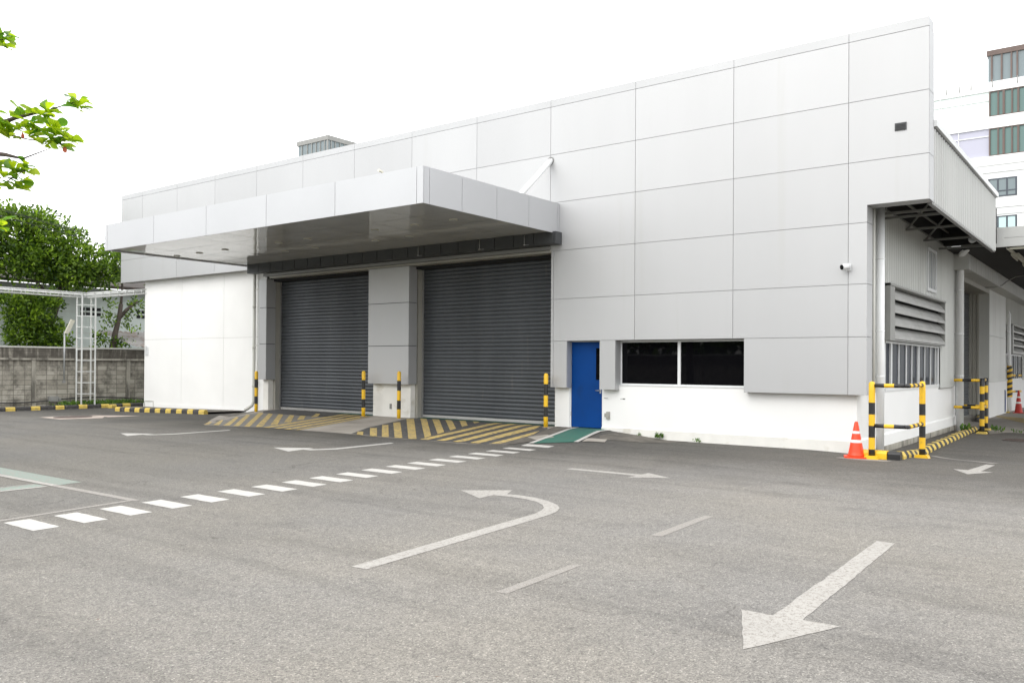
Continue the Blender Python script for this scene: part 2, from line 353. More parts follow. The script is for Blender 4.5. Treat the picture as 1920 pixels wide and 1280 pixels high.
def drape(name, polys, m, dz, parent=None, cut=True, mi=None, rough=False):
    """flat outlines laid on the ground sheet, a few millimetres above it"""
    bm = bmesh.new()
    if rough: polys = [ragged(p) for p in polys]
    for k, p in enumerate(polys):
        f = bm.faces.new([bm.verts.new((x, y, 0)) for x, y in p])
        if f.normal.z < 0: pass
        f.material_index = mi[k] if mi else 0
    bmesh.ops.triangulate(bm, faces=bm.faces[:])
    allx = [v.co.x for v in bm.verts]; ally = [v.co.y for v in bm.verts]
    if cut:
        for lo, hi, ax in ((min(allx), max(allx), 0), (min(ally), max(ally), 1)):
            k = math.ceil(lo/ST)*ST
            while k < hi:
                co = (k, 0, 0) if ax == 0 else (0, k, 0); no = (1, 0, 0) if ax == 0 else (0, 1, 0)
                bmesh.ops.bisect_plane(bm, geom=bm.verts[:]+bm.edges[:]+bm.faces[:], dist=1e-5, plane_co=co, plane_no=no)
                k += ST
    for v in bm.verts: v.co.z = G(v.co.x, v.co.y)+dz
    bm.normal_update()
    for f in bm.faces:
        if f.normal.z < 0: f.normal_flip()
    me = bpy.data.meshes.new(name); bm.to_mesh(me); bm.free()
    for mm in (m if isinstance(m, (list, tuple)) else [m]): me.materials.append(MT[mm])
    o = bpy.data.objects.new(name, me); COL.objects.link(o); tag(o, kind='structure')
    return o
# ramp apron of concrete in front of the two shutters
rampf = [(-15.89, -4.04), (-15.06, -3.82), (-13.85, -3.51), (-12.62, -3.44), (-11.04, -3.41), (-9.82, -3.5), (-8.76, -3.52), (-7.92, -3.5), (-7.17, -3.51), (-6.5, -3.42), (-6.1, -3.2),
         (-5.95, -2.6), (-6.05, -1.9), (-6.25, -1.0), (-6.5, -.2), (-6.5, .24), (-7.16, .24), (-7.2, .9), (-18.9, .9), (-18.9, .3), (-20.0, .3), (-20.0, -.3), (-19.3, -1.3), (-17.88, -2.51)]
drape('concrete_ramp', [rampf], 'conc', .004)
drape('path', [[(-6.46, .22), (-5.62, .22), (-5.62, -.3), (-5.02, -2.25), (-5.68, -2.80), (-6.40, -.1)]], 'pgreen', .012)
drape('path_edge_line', [[(-6.46, .22), (-6.40, -.1), (-5.68, -2.8), (-5.78, -2.86), (-6.50, -.1), (-6.56, .22)], [(-5.62, .22), (-5.52, .22), (-5.52, -.3), (-4.92, -2.22), (-5.02, -2.25), (-5.62, -.3)]], 'pwhite', .016)
drape('grime_patch', [[(-6.4, -3.35), (-6.0, -3.1), (-5.95, -2.6), (-6.05, -1.9), (-6.25, -1.0), (-6.52, -.2), (-6.52, .2), (-7.1, .2), (-6.85, -.6), (-6.5, -1.6)], [(-19.95, .28), (-18.95, .28), (-18.9, -.5), (-18.6, -1.4), (-19.3, -1.25), (-19.95, -.3)]], 'grime', .010)
drape('concrete_patch', [[(-5.95, -2.35), (-5.85, -1.75), (-6.25, -1.45), (-6.42, -2.0)], [(-4.9, -2.1), (-4.55, -1.75), (-4.75, -1.3), (-5.1, -1.6)]], 'conc', .013)
drape('soil_patch', [[(-5.3, .15), (-5.2, -.9), (-4.9, -1.35), (-4.2, -.9), (-3.7, -.25), (-3.5, .17)]], 'grime', .006)
# zebra bars along the walkway
zeb = []
import itertools
pts_z = [(-4.95, -13.5), (-4.97, -12.98), (-5.02, -12.44), (-5.07, -11.9), (-5.11, -11.36), (-5.14, -10.8), (-5.16, -10.26), (-5.2, -9.71), (-5.25, -9.17), (-5.3, -8.61), (-5.36, -8.03), (-5.41, -7.44), (-5.46, -6.87), (-5.52, -6.26), (-5.59, -5.64), (-5.65, -5.01), (-5.71, -4.4), (-5.77, -3.77), (-5.74, -3.17)]
for x, y in pts_z: zeb.append([(x, y), (x+.69, y), (x+.67, y+.27), (x-.02, y+.27)])
drape('crosswalk_marking', zeb, 'pwhite', .003, cut=False, rough=True)
# arrows
drape('arrow_marking', [[(2.46, -11.68), (2.79, -12.48), (3.13, -11.65), (2.885, -11.66), (2.79, -8.62), (2.62, -8.60), (2.69, -11.68)]], 'pwhiteworn', .003, cut=False, rough=True)
co = [(-2.02, -8.53), (-1.8, -8.5), (-1.53, -8.54), (-1.24, -8.67), (-1.02, -8.82), (-.86, -9.01), (-.76, -9.22), (-.71, -9.45), (-.67, -9.82), (-.45, -12.51)]
ci = [(-2.1, -8.72), (-1.83, -8.68), (-1.58, -8.71), (-1.34, -8.80), (-1.16, -8.94), (-1.03, -9.09), (-.94, -9.28), (-.88, -9.51), (-.85, -9.86), (-.62, -12.53)]
drape('arrow_marking', [[(-2.71, -8.66), (-2.08, -9.03), (-2.1, -8.72), (-2.02, -8.53), (-2.17, -8.21)]]+[[co[i], co[i+1], ci[i+1], ci[i]] for i in range(len(co)-1)], 'pwhiteworn', .003, cut=False)
drape('arrow_marking', [[(-2.9, -5.78), (-2.88, -5.62), (-1.6, -5.60), (-1.6, -5.78)], [(-1.6, -6.04), (-1.6, -5.36), (-1.05, -5.68)]], 'pwhiteworn', .003, cut=False)
drape('arrow_marking', [[(2.14, -1.55), (2.45, -2.18), (2.74, -1.62), (2.56, -1.6), (2.62, -.45), (2.48, -.43), (2.36, -1.57)]], 'pwhiteworn', .003, cut=False)
for dx, dy, k in ((0, 0, 1), (5.62, .2, .95)):
    a = [(-15.03, -6.86), (-14.25, -7.12), (-13.98, -6.72), (-14.2, -6.68), (-14.02, -6.19), (-14.03, -4.62), (-14.18, -4.58), (-14.19, -6.1), (-14.36, -6.5), (-14.62, -6.45)]
    b = [(-15.03, -6.86), (-14.25, -7.12), (-13.86, -6.7), (-14.62, -6.42)]
    sh = [(-14.35, -6.75), (-14.1, -6.75), (-13.83, -6.25), (-13.86, -4.55), (-14.0, -4.5), (-13.98, -6.1), (-14.2, -6.55), (-14.45, -6.62)]
    P = lambda q: [(x+dx, y+dy) for x, y in q]
    drape('arrow_marking', [P([(-15.03, -6.86), (-14.20, -7.14), (-14.34, -6.40)]), P([(-14.28, -6.72), (-14.05, -6.72), (-13.80, -6.25), (-13.98, -6.14), (-14.12, -6.48), (-14.3, -6.58)]), P([(-13.8, -6.25), (-13.86, -4.6), (-14.01, -4.55), (-13.98, -6.14)])], 'pwhite', .003, cut=False)
drape('mortar_patch', [[(.05, -1.02), (.5, -1.16), (.95, -1.12), (1.05, -.92), (.6, -.82), (.15, -.85)]], 'pghost', .002, cut=False, rough=True)
drape('faded_marking', [[(.74, -9.76), (.70, -8.35), (.80, -8.36), (.86, -9.74)], [(.82, -12.4), (.80, -11.3), (.88, -11.26), (.92, -12.38)]], 'pghost', .0025, cut=False)
drape('faded_marking', [[(1.05, 2.32), (1.18, 2.33), (1.93, 1.04), (2.62, .08), (2.52, -.1), (1.85, .85)]], 'pghost', .003)
drape('green_lane', [[(-10.5, -11.5), (-7.38, -11.50), (-7.34, -11.83), (-10.5, -11.85)], [(-7.66, -11.99), (-7.38, -11.99), (-7.34, -12.6), (-7.34, -14.2), (-7.62, -14.2), (-7.65, -12.5)]], 'pgreenpale', .003, cut=False)
drape('lane_line', [[(-10.5, -11.86), (-7.31, -11.84), (-7.31, -11.95), (-10.5, -11.97)], [(-7.37, -12.0), (-7.28, -12.0), (-7.26, -14.2), (-7.33, -14.2)], [(-7.70, -12.0), (-7.67, -12.0), (-7.63, -14.2), (-7.69, -14.2)]], 'pwhiteworn', .005, cut=False)
drape('faded_line', [[(-7.31, -11.83), (-5.25, -11.81), (-5.27, -11.92), (-7.31, -11.95)], [(-5.36, -11.92), (-5.27, -11.92), (-5.06, -13.49), (-4.98, -15.0), (-5.06, -15.0), (-5.14, -13.46)]], 'pghost', .0035, cut=False)
# hatching on the ramps
hs = []
LS = [[(-16.0, -3.98), (-15.96, -3.86), (-16.75, -3.22), (-16.95, -3.2)], [(-15.74, -3.86), (-15.56, -3.80), (-16.9, -2.75), (-17.2, -2.6)], [(-15.40, -3.78), (-15.20, -3.73), (-17.05, -2.12), (-17.3, -2.05)], [(-15.03, -3.72), (-14.84, -3.68), (-17.35, -1.5), (-17.6, -1.46)],
      [(-14.63, -3.66), (-14.45, -3.62), (-17.45, -.95), (-17.8, -.85)], [(-14.28, -3.55), (-14.12, -3.45), (-16.95, -.96), (-17.22, -.92)], [(-14.33, -3.03), (-14.20, -2.9), (-16.45, -.96), (-16.7, -.94)], [(-14.5, -2.45), (-14.38, -2.3), (-15.9, -.98), (-16.15, -.95)],
      [(-14.72, -1.82), (-14.6, -1.68), (-15.4, -.95), (-15.65, -.95)], [(-14.95, -1.12), (-14.88, -.95), (-15.5, -.3), (-15.7, -.3)]]
for k in range(4):
    x = -14.0+.44*k; y0 = -3.52; y1 = .05
    xt = x-.78
    if k < 3: hs.append([(x, y0), (x+.24, y0), (xt+.24, y1), (xt, y1)])
    else: hs.append([(x, y0), (x+.12, y0), (-13.05, -1.4), (-13.38, -.2), (-13.42, -.5)])
RS = [[(-10.44, -3.46), (-10.22, -3.46), (-10.72, -2.98), (-10.88, -3.02)], [(-9.94, -3.50), (-9.7, -3.50), (-11.0, -2.25), (-11.15, -2.35)], [(-9.56, -3.48), (-9.33, -3.48), (-11.25, -1.6), (-11.38, -1.7)], [(-9.15, -3.47), (-8.92, -3.45), (-11.45, -.95), (-11.52, -1.15)], [(-8.72, -3.46), (-8.51, -3.41), (-11.75, -.1), (-11.85, -.3)],
      [(-8.50, -3.15), (-8.60, -2.82), (-11.55, .2), (-11.78, .18)], [(-8.69, -2.5), (-8.79, -2.15), (-11.08, .2), (-11.3, .16)], [(-8.89, -1.82), (-9.01, -1.46), (-10.66, .24), (-10.85, .2)], [(-9.12, -1.1), (-9.22, -.76), (-10.15, .25), (-10.38, .25)], [(-9.33, -.36), (-9.45, 0.), (-9.75, .3), (-9.92, .28)]]
for k in range(5):
    x = -8.40+.475*k; y0 = -3.42+.02*k; xt = x-.62
    if k < 3: hs.append([(x, y0), (x+.24, y0), (xt+.24, .18), (xt, .18)])
    elif k == 3: hs.append([(x, y0), (x+.24, y0), (x-.2, -.6), (xt+.12, .05), (xt, .0)])
    else: hs.append([(x, y0+.05), (x+.2, y0+.2), (-6.55, -1.6), (-6.85, -.9)])
drape('ramp_hatching', LS+RS+hs, 'pyellow', .012)
drape('ramp_grey_paint', [[(-16.2, -3.92), (-14.2, -3.58), (-12.7, -3.42), (-13.3, -.3), (-13.7, -.9), (-17.6, -.9), (-17.7, -1.5), (-17.4, -2.0)]], 'pgrey', .008)
drape('ramp_dark_paint', [[(-13.75, .1), (-13.7, -.9), (-17.5, -.9), (-18.1, -.5), (-18.4, .24), (-18.4, .5), (-13.75, .5)],
                          [(-10.7, -3.40), (-8.4, -3.5), (-6.5, -3.4), (-6.1, -3.0), (-6.4, -1.6), (-6.9, -.5), (-7.4, .22), (-11.9, .22), (-11.9, -.3), (-11.3, -2.3)]], 'pdark', .008)
drape('green_sill_band', [[(-12.0, .24), (-7.2, .24), (-7.2, .48), (-12.0, .48)], [(-15.4, .12), (-13.75, .12), (-13.75, .48), (-15.4, .48)]], 'pgreen', .014)
# side yard apron
drape('concrete_apron', [[(.15, 11.9), (.9, 11.6), (1.2, 9.9), (1.5, 10.8), (6, 11.2), (8, 11.5), (8, 30.5), (-.5, 30.5), (-.5, 11.9)]], 'conc', .004)
st = []
for k in range(9):
    o_ = k*.75
    st.append([(-.3+o_*.33, 20.5-o_*.9), (-.22+o_*.33, 20.7-o_*.9), (3.2+o_*.33, 17.0-o_*.9), (3.1+o_*.33, 16.8-o_*.9)])
drape('ramp_hatching', st, 'pyellow', .010)
# patched manholes
def ring(cx, cy, rx, ry, n=28): return [(cx+rx*math.cos(2*math.pi*k/n), cy+ry*math.sin(2*math.pi*k/n)) for k in range(n)]
drape('mortar_patch', [[(-23.3, -5.1), (-21.3, -5.4), (-20.9, -4.3), (-21.9, -3.7), (-23.4, -4.1)], [(-23.2, -3.6), (-21.3, -3.9), (-21.2, -2.9)]], 'pinkc', .005)
def manhole(label, loc, r):
    t = thing('manhole_cover', label, 'manhole cover', loc)
    a = MB().tube([(0, 0, 0), (0, 0, .012)], r, 32); a.build('cover_plate', 'iron', t)
    b = MB()
    for k in range(-3, 4):
        w = math.sqrt(max(.01, (r*.85)**2-(k*r/4.2)**2)); b.box(-w, w, k*r/4.2-.012, k*r/4.2+.012, .0125, .017)
    b.build('raised_rib', 'iron', t)
    return t
manhole('round iron manhole cover in a pale mortar patch left of the ramp', (-22.25, -4.55, G(-22.2, -4.5)+.006), .55)
manhole('rusty iron manhole cover in the asphalt beside the far barrier', (2.15, 8.0, G(2, 8)+.006), .42)

# ---------------------------------------------------------------- warehouse
WH = thing('warehouse', 'white and silver panelled warehouse with two grey roller shutters under a flat canopy', 'warehouse', (0, 0, 0))
ZR = [8.179, 6.973, 5.766, 4.559, 3.352, 2.308, 1.153]
g = .005
pan = MB()
def P(x0, x1, z0, z1, y0=0., y1=.02): pan.box(x0+g, x1-g, y0, y1, z0+g, z1-g)
cols = [-27.975]+[-2.4*k for k in range(11, -1, -1)]+[1.466]
for i in range(len(cols)-1):
    a, b = cols[i], cols[i+1]
    P(a, b, ZR[1], ZR[0]); P(a, b, ZR[2], ZR[1])
    if b <= -6.9: P(a, b, 4.87, ZR[2])
    elif b <= .01: P(a, b, ZR[3], ZR[2])
# L-shaped corner panel over the notch
pan.prism([(g, ZR[3]+g), (.355, ZR[3]+g), (.355, 4.90), (1.466-g, 4.90), (1.466-g, ZR[2]-g), (g, ZR[2]-g)], 'y', 0, .02)
for z0, z1 in ((ZR[4], ZR[3]), (ZR[5], ZR[4])):
    P(-7.168, -7.09, z0, z1); P(-7.09, -4.8, z0, z1); P(-4.8, -2.4, z0, z1); P(-2.4, 0, z0, z1); P(0, .355+g, z0, z1)
P(-2.15, 0, ZR[6], ZR[5]); P(0, .355+g, ZR[6], ZR[5]); P(-7.168, -7.09, ZR[6], ZR[5]); P(-7.09, -6.683, ZR[6], ZR[5]); P(-5.745, -5.31, 1.13, ZR[5])
# side returns
for z0, z1 in ((ZR[1], ZR[0]), (ZR[2], ZR[1]), (4.9, ZR[2])): pan.box(1.446, 1.466, .022, .443, z0+g, z1-g)
for z0, z1 in ((ZR[3], 4.9), (ZR[4], ZR[3]), (ZR[5], ZR[4]), (ZR[6], ZR[5])): pan.box(.335, .355, .022, .42, z0+g, z1-g)
pan.box(.36, 1.44, .022, .44, 4.9, 4.92)           # underside of the overhang
pan.box(-6.703, -6.683, .022, .21, ZR[6], ZR[5]-g); pan.box(-5.33, -5.31, .022, .29, 1.13, ZR[5]-g); pan.box(-2.15, -2.13, .022, .29, ZR[6], ZR[5]-g)
pan.build('facade_panels', 'panel', WH)
cap = MB()
for i in range(len(cols)-1): cap.box(cols[i]+.004, cols[i+1]-.004, 0.0, .44, ZR[0]+g, 8.363)
cap.build('parapet_cap', 'cap', WH)
core = MB()
core.box(-27.96, 1.44, .021, .43, 4.95, ZR[0]+.003); core.box(-27.96, -7.0, .021, .43, 4.885, 4.95)
core.box(-7.16, .33, .021, .40, 2.32, 4.95); core.box(-7.16, -6.71, .021, .19, 1.16, 2.32); core.box(-5.74, -5.34, .021, .19, 1.14, 2.32); core.box(-2.12, .33, .021, .40, 1.16, 2.32)
core.build('panel_backing', 'joint', WH)
# columns clad in the same panels
def cladcol(name, x0, x1, d, zs, bx0, bx1, bd):
    m = MB()
    for a, b in zip(zs[:-1], zs[1:]): m.box(x0, x1, 0, d, a+.009, b-.009)
    o = m.build('column_cladding', 'panel', WH)
    MB().box(x0+.02, x1-.02, .02, d-.01, zs[0]+.03, zs[-1]).build('column_core', 'darkclad', WH)
    MB().box(bx0, bx1, .2, bd, -.3, zs[0]+.06).build('column_base', 'whitep', WH, bevel=.006)
cladcol('a', -13.735, -12.079, .338, [1.125, 2.237, 3.479, 4.52], -13.72, -12.18, .62)
cladcol('b', -19.03, -18.62, .375, [1.165, 2.355, 3.561, 4.52], -19.02, -18.75, .62)
# rendered walls
wl = MB()
wl.box(-26.69, -24.11, .3, .6, -.3, 2.598); wl.box(-24.10, -21.45, .3, .6, -.3, 2.598); wl.box(-21.44, -18.99, .3, .6, -.3, 2.598)
wl.box(-26.69, -24.11, .3, .6, 2.606, 4.9); wl.box(-24.10, -21.45, .3, .6, 2.606, 4.9); wl.box(-21.44, -19.0, .3, .6, 2.606, 4.9)
wl.build('left_wall', 'white', WH)
MB().box(-26.68, -19.0, .32, .62, -.3, 4.89).build('left_wall_core', 'cream', WH)
MB().box(-26.705, -19.04, .285, .299, -.3, .13).build('left_wall_plinth', 'white', WH)
lw = MB(); lw.box(-7.16, -6.73, .2, .55, -.3, 2.31); lw.box(-5.78, -5.36, .2, .55, -.3, 2.31); lw.box(-5.36, -2.2, .2, .55, -.3, 1.235); lw.box(-2.2, .12, .2, .55, -.3, 2.31)
lw.build('front_wall', 'white', WH)
MB().box(-5.79, .14, .178, .1985, -.3, .22).build('front_wall_plinth', 'whitep', WH, bevel=.004)
MB().box(-6.75, -5.76, .16, .5, -.3, .165).build('door_step', 'whitep', WH)
# header strips and dark beam over the shutters
MB().box(-18.79, -7.17, -.01, .3, 4.60, 4.69).build('shutter_header', 'greymetal', WH)
MB().box(-18.47, -7.17, .005, .3, 4.525, 4.585).build('shutter_header', 'cream', WH)
MB().box(-18.79, -7.17, .3, .7, 4.45, 4.88).build('lintel', 'shade', WH)
bm_ = MB(); x = -19.28
while x < -6.84:
    x1 = min(x+.62, -6.83); bm_.box(x+.012, x1-.012, -.30, -.012, 4.70, 5.0); x = x1
bm_.box(-19.27, -6.84, -.285, -.02, 4.71, 5.0, 0); bm_.build('canopy_beam', 'darkclad', WH)
# roller shutters
def shutter(x0, x1, y, z0, z1, parent, along='x', sgn=1, face=None):
    pitch = .108; n = int((z1-z0-.08)/pitch); prof = []
    rs = random.Random(int(abs(x0)*10))
    for k in range(n):
        zb = z0+.08+k*pitch; jd = rs.uniform(-.0025, .0025)
        if rs.random() < .12: jd -= .004
        for t, d in ((0, .0), (.12, -.012), (.35, -.020), (.6, -.019), (.85, -.010), (.97, .0)): prof.append((d+(jd if 0 < t < .9 else 0), zb+t*pitch))
    m = MB(); vs = []; fs = []
    for d, z in prof: vs += ([(x0, y+d, z), (x1, y+d, z)] if along == 'x' else [(y-d, x0, z), (y-d, x1, z)])
    for k in range(len(prof)-1): fs.append((2*k, 2*k+1, 2*k+3, 2*k+2))
    m.add(vs, fs, 0, False)
    o = m.build('roller_shutter', 'shutter', parent, fix=False)
    if along == 'x': B(x0, x1, y-.03, y+.02, z0, z0+.075).build('bottom_bar', 'barlight', o)
    else: B(y-.02, y+.03, x0, x1, z0, z0+.075).build('bottom_bar', 'barlight', o)
    return o
s1 = shutter(-18.56, -13.6, .6, .17, 4.75, WH); s2 = shutter(-12.04, -7.05, .6, .18, 4.75, WH)
for o_, xa in ((s1, -18.62), (s2, -12.079)):
    m = MB(); m.box(xa-.1, xa, .385, .62, .15, 4.6); m.build('guide_rail', 'cream', o_)
    m = MB(); m.box(xa+.002, xa+.05, .545, .585, .15, 4.6); m.build('guide_channel', 'greymetal', o_)
MB().box(-19.0, -18.5, .62, .8, 0, 4.9).build('shutter_side_wall', 'shade', WH)
MB().box(-13.8, -12.0, .62, .8, 0, 4.9).build('shutter_side_wall', 'shade', WH)
# blue door
dr = MB().box(-6.70, -5.81, .25, .295, .185, 2.285).build('door', 'blue', WH, bevel=.004)
m = MB(); m.box(-6.73, -6.702, .235, .33, .165, 2.31); m.box(-5.808, -5.78, .235, .33, .165, 2.31); m.box(-6.702, -5.808, .235, .33, 2.288, 2.31); m.build('door_frame', 'alu', dr)
MB().box(-5.985, -5.875, .242, .249, 1.36, 2.13).build('vision_panel', 'glassblack', dr)
m = MB()
for a in ((-5.997, -5.986, 1.35, 2.14), (-5.874, -5.863, 1.35, 2.14), (-5.986, -5.874, 2.131, 2.142), (-5.986, -5.874, 1.348, 1.359)): m.box(a[0], a[1], .238, .249, a[2], a[3])
m.build('vision_panel_trim', 'blue', dr)
for z in (.45, 1.15, 1.72, 2.0): MB().box(-6.712, -6.690, .232, .249, z, z+.11).build('hinge', 'steelhinge', dr)
m = MB(); m.tube([(-5.86, .25, 1.10), (-5.86, .20, 1.10), (-5.98, .195, 1.10)], .009, 8); m.box(-5.88, -5.84, .243, .2495, 1.03, 1.16); m.build('door_handle', 'steelhinge', dr)
m = MB(); m.tube([(-5.70, .2, .93), (-5.70, .155, .93), (-5.60, .15, .93)], .007, 8); m.build('door_hold_hook', 'steelhinge', WH)
# front window
wf = MB(); X0, X1, Z0, Z1 = -5.335, -2.14, 1.235, 2.31
wf.box(X0, X1, .27, .34, Z0, Z0+.05); wf.box(X0, X1, .27, .34, Z1-.05, Z1); wf.box(X0, X0+.05, .27, .34, Z0+.05, Z1-.05); wf.box(X1-.05, X1, .27, .34, Z0+.05, Z1-.05); wf.box(-3.825, -3.755, .265, .34, Z0+.05, Z1-.05)
w = wf.build('window', 'alu', WH)
for a, b in ((X0+.05, -3.825), (-3.755, X1-.05)): MB().box(a, b, .295, .31, Z0+.05, Z1-.05).build('pane', 'glassblack', w)
MB().box(X0, X1, .185, .27, 1.236, 1.25).build('window_sill', 'alu', w)
# small fittings on the front
m = MB(); m.box(-13.0, -12.935, .17, .199, .40, .55); m.box(-12.99, -12.945, .16, .169, .42, .53); m.build('socket_box', 'boxmetal', WH)
m = MB(); m.box(-5.64, -5.56, .15, .199, .42, .60); m.box(-5.70, -5.645, .165, .199, .47, .56); m.box(-5.635, -5.565, .14, .149, .44, .52); m.build('socket_box', 'cream', WH)
m = MB(); m.box(.862, 1.07, -.02, -.002, 6.27, 6.415); m.build('vent_frame', 'darkclad', WH)
m = MB()
for k in range(4): m.box(.885, 1.047, -.028, -.021, 6.29+k*.028, 6.30+k*.028)
m.build('vent_louvre', 'black', WH)
MB().box(-5.27, -5.25, .1965, .1985, .905, .925).build('stencilled_mark', 'blackp', WH); MB().box(-5.22, -5.15, .1965, .1985, .905, .928).build('stencilled_mark', 'blackp', WH)
m = MB(); m.tube([(-26.6, .27, .0), (-26.6, .27, .20), (-26.3, .27, .22), (-26.0, .27, .22), (-25.95, .27, -.05)], .012, 8); m.build('small_pipe', 'pipeg', WH)
m = MB(); m.box(-26.62, -26.40, .27, .298, 2.0, 2.32); m.box(-26.55, -26.48, .24, .269, 2.22, 2.36); m.build('switch_box', 'alu', WH)
# canopy
cz0, cz1, cx0, cx1, cy = 4.97, 5.725, -19.60, -6.925, -4.95
fj = [cx0, -19.447, -16.959, -14.483, -12.014, -9.572, -7.10, cx1]
fa = MB()
for a, b in zip(fj[:-1], fj[1:]): fa.box(a+.006, b-.006 if b < cx1 else b, cy, cy+.022, cz0, cz1)
sj = [cy+.024, -4.755, -3.732, -2.528, -1.299, -.09, -.002]
for a, b in zip(sj[:-1], sj[1:]): fa.box(cx1-.022, cx1, a+.005, b-.005, cz0, cz1)
for a, b in zip(sj[:-1], sj[1:]): fa.box(cx0, cx0+.022, a+.005, b-.005, cz0, cz1)
can = fa.build('canopy', 'canopy', WH)
m = MB(); m.box(cx0+.023, cx1-.023, cy+.023, -.003, 5.04, 5.66); m.build('canopy_core', 'joint', can)
m = MB(); nxp, nyp = 9, 4
for i in range(nxp):
    for j in range(nyp):
        a = cx0+.03+(cx1-cx0-.06)/nxp*i; b = a+(cx1-cx0-.06)/nxp; c = cy+.03+(-.03-cy)/nyp*j; d = c+(-.03-cy)/nyp
        t1, t2 = random.uniform(-.0012, .0012), random.uniform(-.0012, .0012)
        vs = []
        for u in range(5):
            for v in range(5):
                fu, fv = u/4, v/4; sag = -.006*(1-(2*fu-1)**2)*(1-(2*fv-1)**2)
                vs.append((a+.008+(b-a-.016)*fu, c+.008+(d-c-.016)*fv, 5.005+sag+t1*(fu-.5)+t2*(fv-.5)))
        m.add(vs, [(u*5+v, (u+1)*5+v, (u+1)*5+v+1, u*5+v+1) for u in range(4) for v in range(4)], 0, True)
m.build('soffit', 'soffit', can, fix=False)
m = MB(); m.box(cx0+.6, cx1-.023, cy+.023, cy+.04, 4.99, 5.03); m.box(cx1-.04, cx1-.023, cy+.04, -.3, 4.99, 5.03); m.build('soffit_trim', 'darkclad', can)
for y, xr in ((-2.95, (-19.1, -17.9, -16.6, -14.15, -12.95, -10.4, -9.05, -7.85)), (-1.72, (-15.43, -14.1, -11.66, -10.42))):
    for x in xr:
        t = MB(); t.tube([(x, y, 4.985), (x, y, 5.0)], .10, 20, 0); t.tube([(x, y, 4.980), (x, y, 4.986)], .075, 20, 1); t.build('downlight', ['fixture', 'alug'], can)
MB().tube([(-7.19, .0, 6.84), (-7.19, -1.35, 5.71)], .068, 14).build('tie_rod', 'pipe', can)
m = MB(); m.tube([(-7.19, -.02, 6.84), (-7.19, .0, 6.84)], .09, 18); m.box(-7.22, -7.16, -.07, -.02, 6.78, 6.90); m.build('tie_rod_plate', 'greymetal', can)
MB().tube([(-18.9, .0, 6.84), (-18.9, -1.35, 5.71)], .06, 14).build('tie_rod', 'pipe', can)
m = MB(); m.box(-10.17, -10.05, -3.05, -2.95, 5.66, 6.2); m.tube([(-10.11, -3.0, 6.2), (-10.11, -3.0, 6.38), (-10.11, -3.12, 6.4)], .035, 10); m.build('canopy_floodlight', 'fixture', can)
for x in (-11.4, -9.2, -7.75):
    m = MB(); m.tube([(x, -.35, 4.97), (x, -.35, 4.72)], .006, 6); m.tube([(x, -.35, 4.735), (x, -.35, 4.715)], .03, 10); m.box(x-.005, x+.14, -.355, -.345, 4.715, 4.722); m.build('sprinkler', 'steelhinge', can)
# left downpipe
m = MB(); m.tube([(-19.5, .17, 5.0), (-19.5, .17, .42), (-19.52, .12, .28), (-19.62, .0, .16), (-19.68, -.06, .12)], .055, 14)
for z in (.9, 2.2, 3.6): m.tube([(-19.5, .17, z), (-19.5, .17, z+.08)], .062, 14)
for z in (1.05, 2.3, 4.2): m.box(-19.5, -19.2, .155, .17, z, z+.02)
m.build('drainpipe', 'pipeg', WH)

# --- body, roof and side wall
m = MB(); m.box(-26.6, -1.0, .82, 45, -.3, 6.2); m.box(-.999, .05, .75, 11.08, -.3, 6.2); m.box(-.999, .05, 18.05, 45, -.3, 6.2); m.box(-.999, .05, 11.08, 18.05, 4.5, 6.2); m.build('building_core', 'corr', WH)
MB().box(-26.6, 1.44, .45, 8.9, 6.24, 6.33).box(-26.6, .1, 8.9, 45, 6.24, 6.33).build('roof', 'corr', WH)
def corrug(y0, y1, z0, z1, x, pitch=.2, d=.045, name='corrugated_wall', mt='corr', parent=WH):
    m = MB(); prof = []; y = y0
    while y < y1-1e-6:
        for t, q in ((0, 0), (.30, 0), (.38, d), (.52, d), (.60, 0)):
            if y+t*pitch <= y1: prof.append((y+t*pitch, q))
        y += pitch
    prof.append((y1, 0)); vs = []
    for yy, q in prof: vs += [(x+q, yy, z0), (x+q, yy, z1)]
    m.add(vs, [(2*k, 2*k+2, 2*k+3, 2*k+1) for k in range(len(prof)-1)], 0, False)
    return m.build(name, mt, parent, fix=False)
corrug(.42, 2.25, 1.17, 5.16, .13); corrug(2.25, 8.55, 3.5, 5.16, .13); corrug(8.55, 10.4, 1.14, 5.14, .15)
MB().box(.055, .118, .46, 10.4, 5.17, 6.19).build('eave_shade_sheet', 'underdark', WH); MB().box(.118, .17, .46, 10.4, 5.165, 5.2).build('eave_ledge', 'truss', WH); corrug(10.4, 11.1, 1.17, 4.7, .13)  # near-black sheet above the wall puts the eave's inner shade into colour
sw = MB(); sw.box(.06, .12, .551, 11.1, -.02, 1.172); sw.box(.06, .12, .551, 2.45, 1.172, 2.31); sw.build('side_wall', 'white', WH)
m = MB(); m.prism([(.12, -.02), (.15, -.02), (.15, .22), (.12, .26)], 'y', .2, 11.1); m.build('side_wall_plinth', 'white', WH)
MB().box(0.0, .165, .6, 11.2, -.5, -.022).build('side_footing', 'concstain', WH)
MB().box(.12, .15, 8.5, 10.45, 1.11, 1.14).build('cladding_sill', 'louvd', WH)
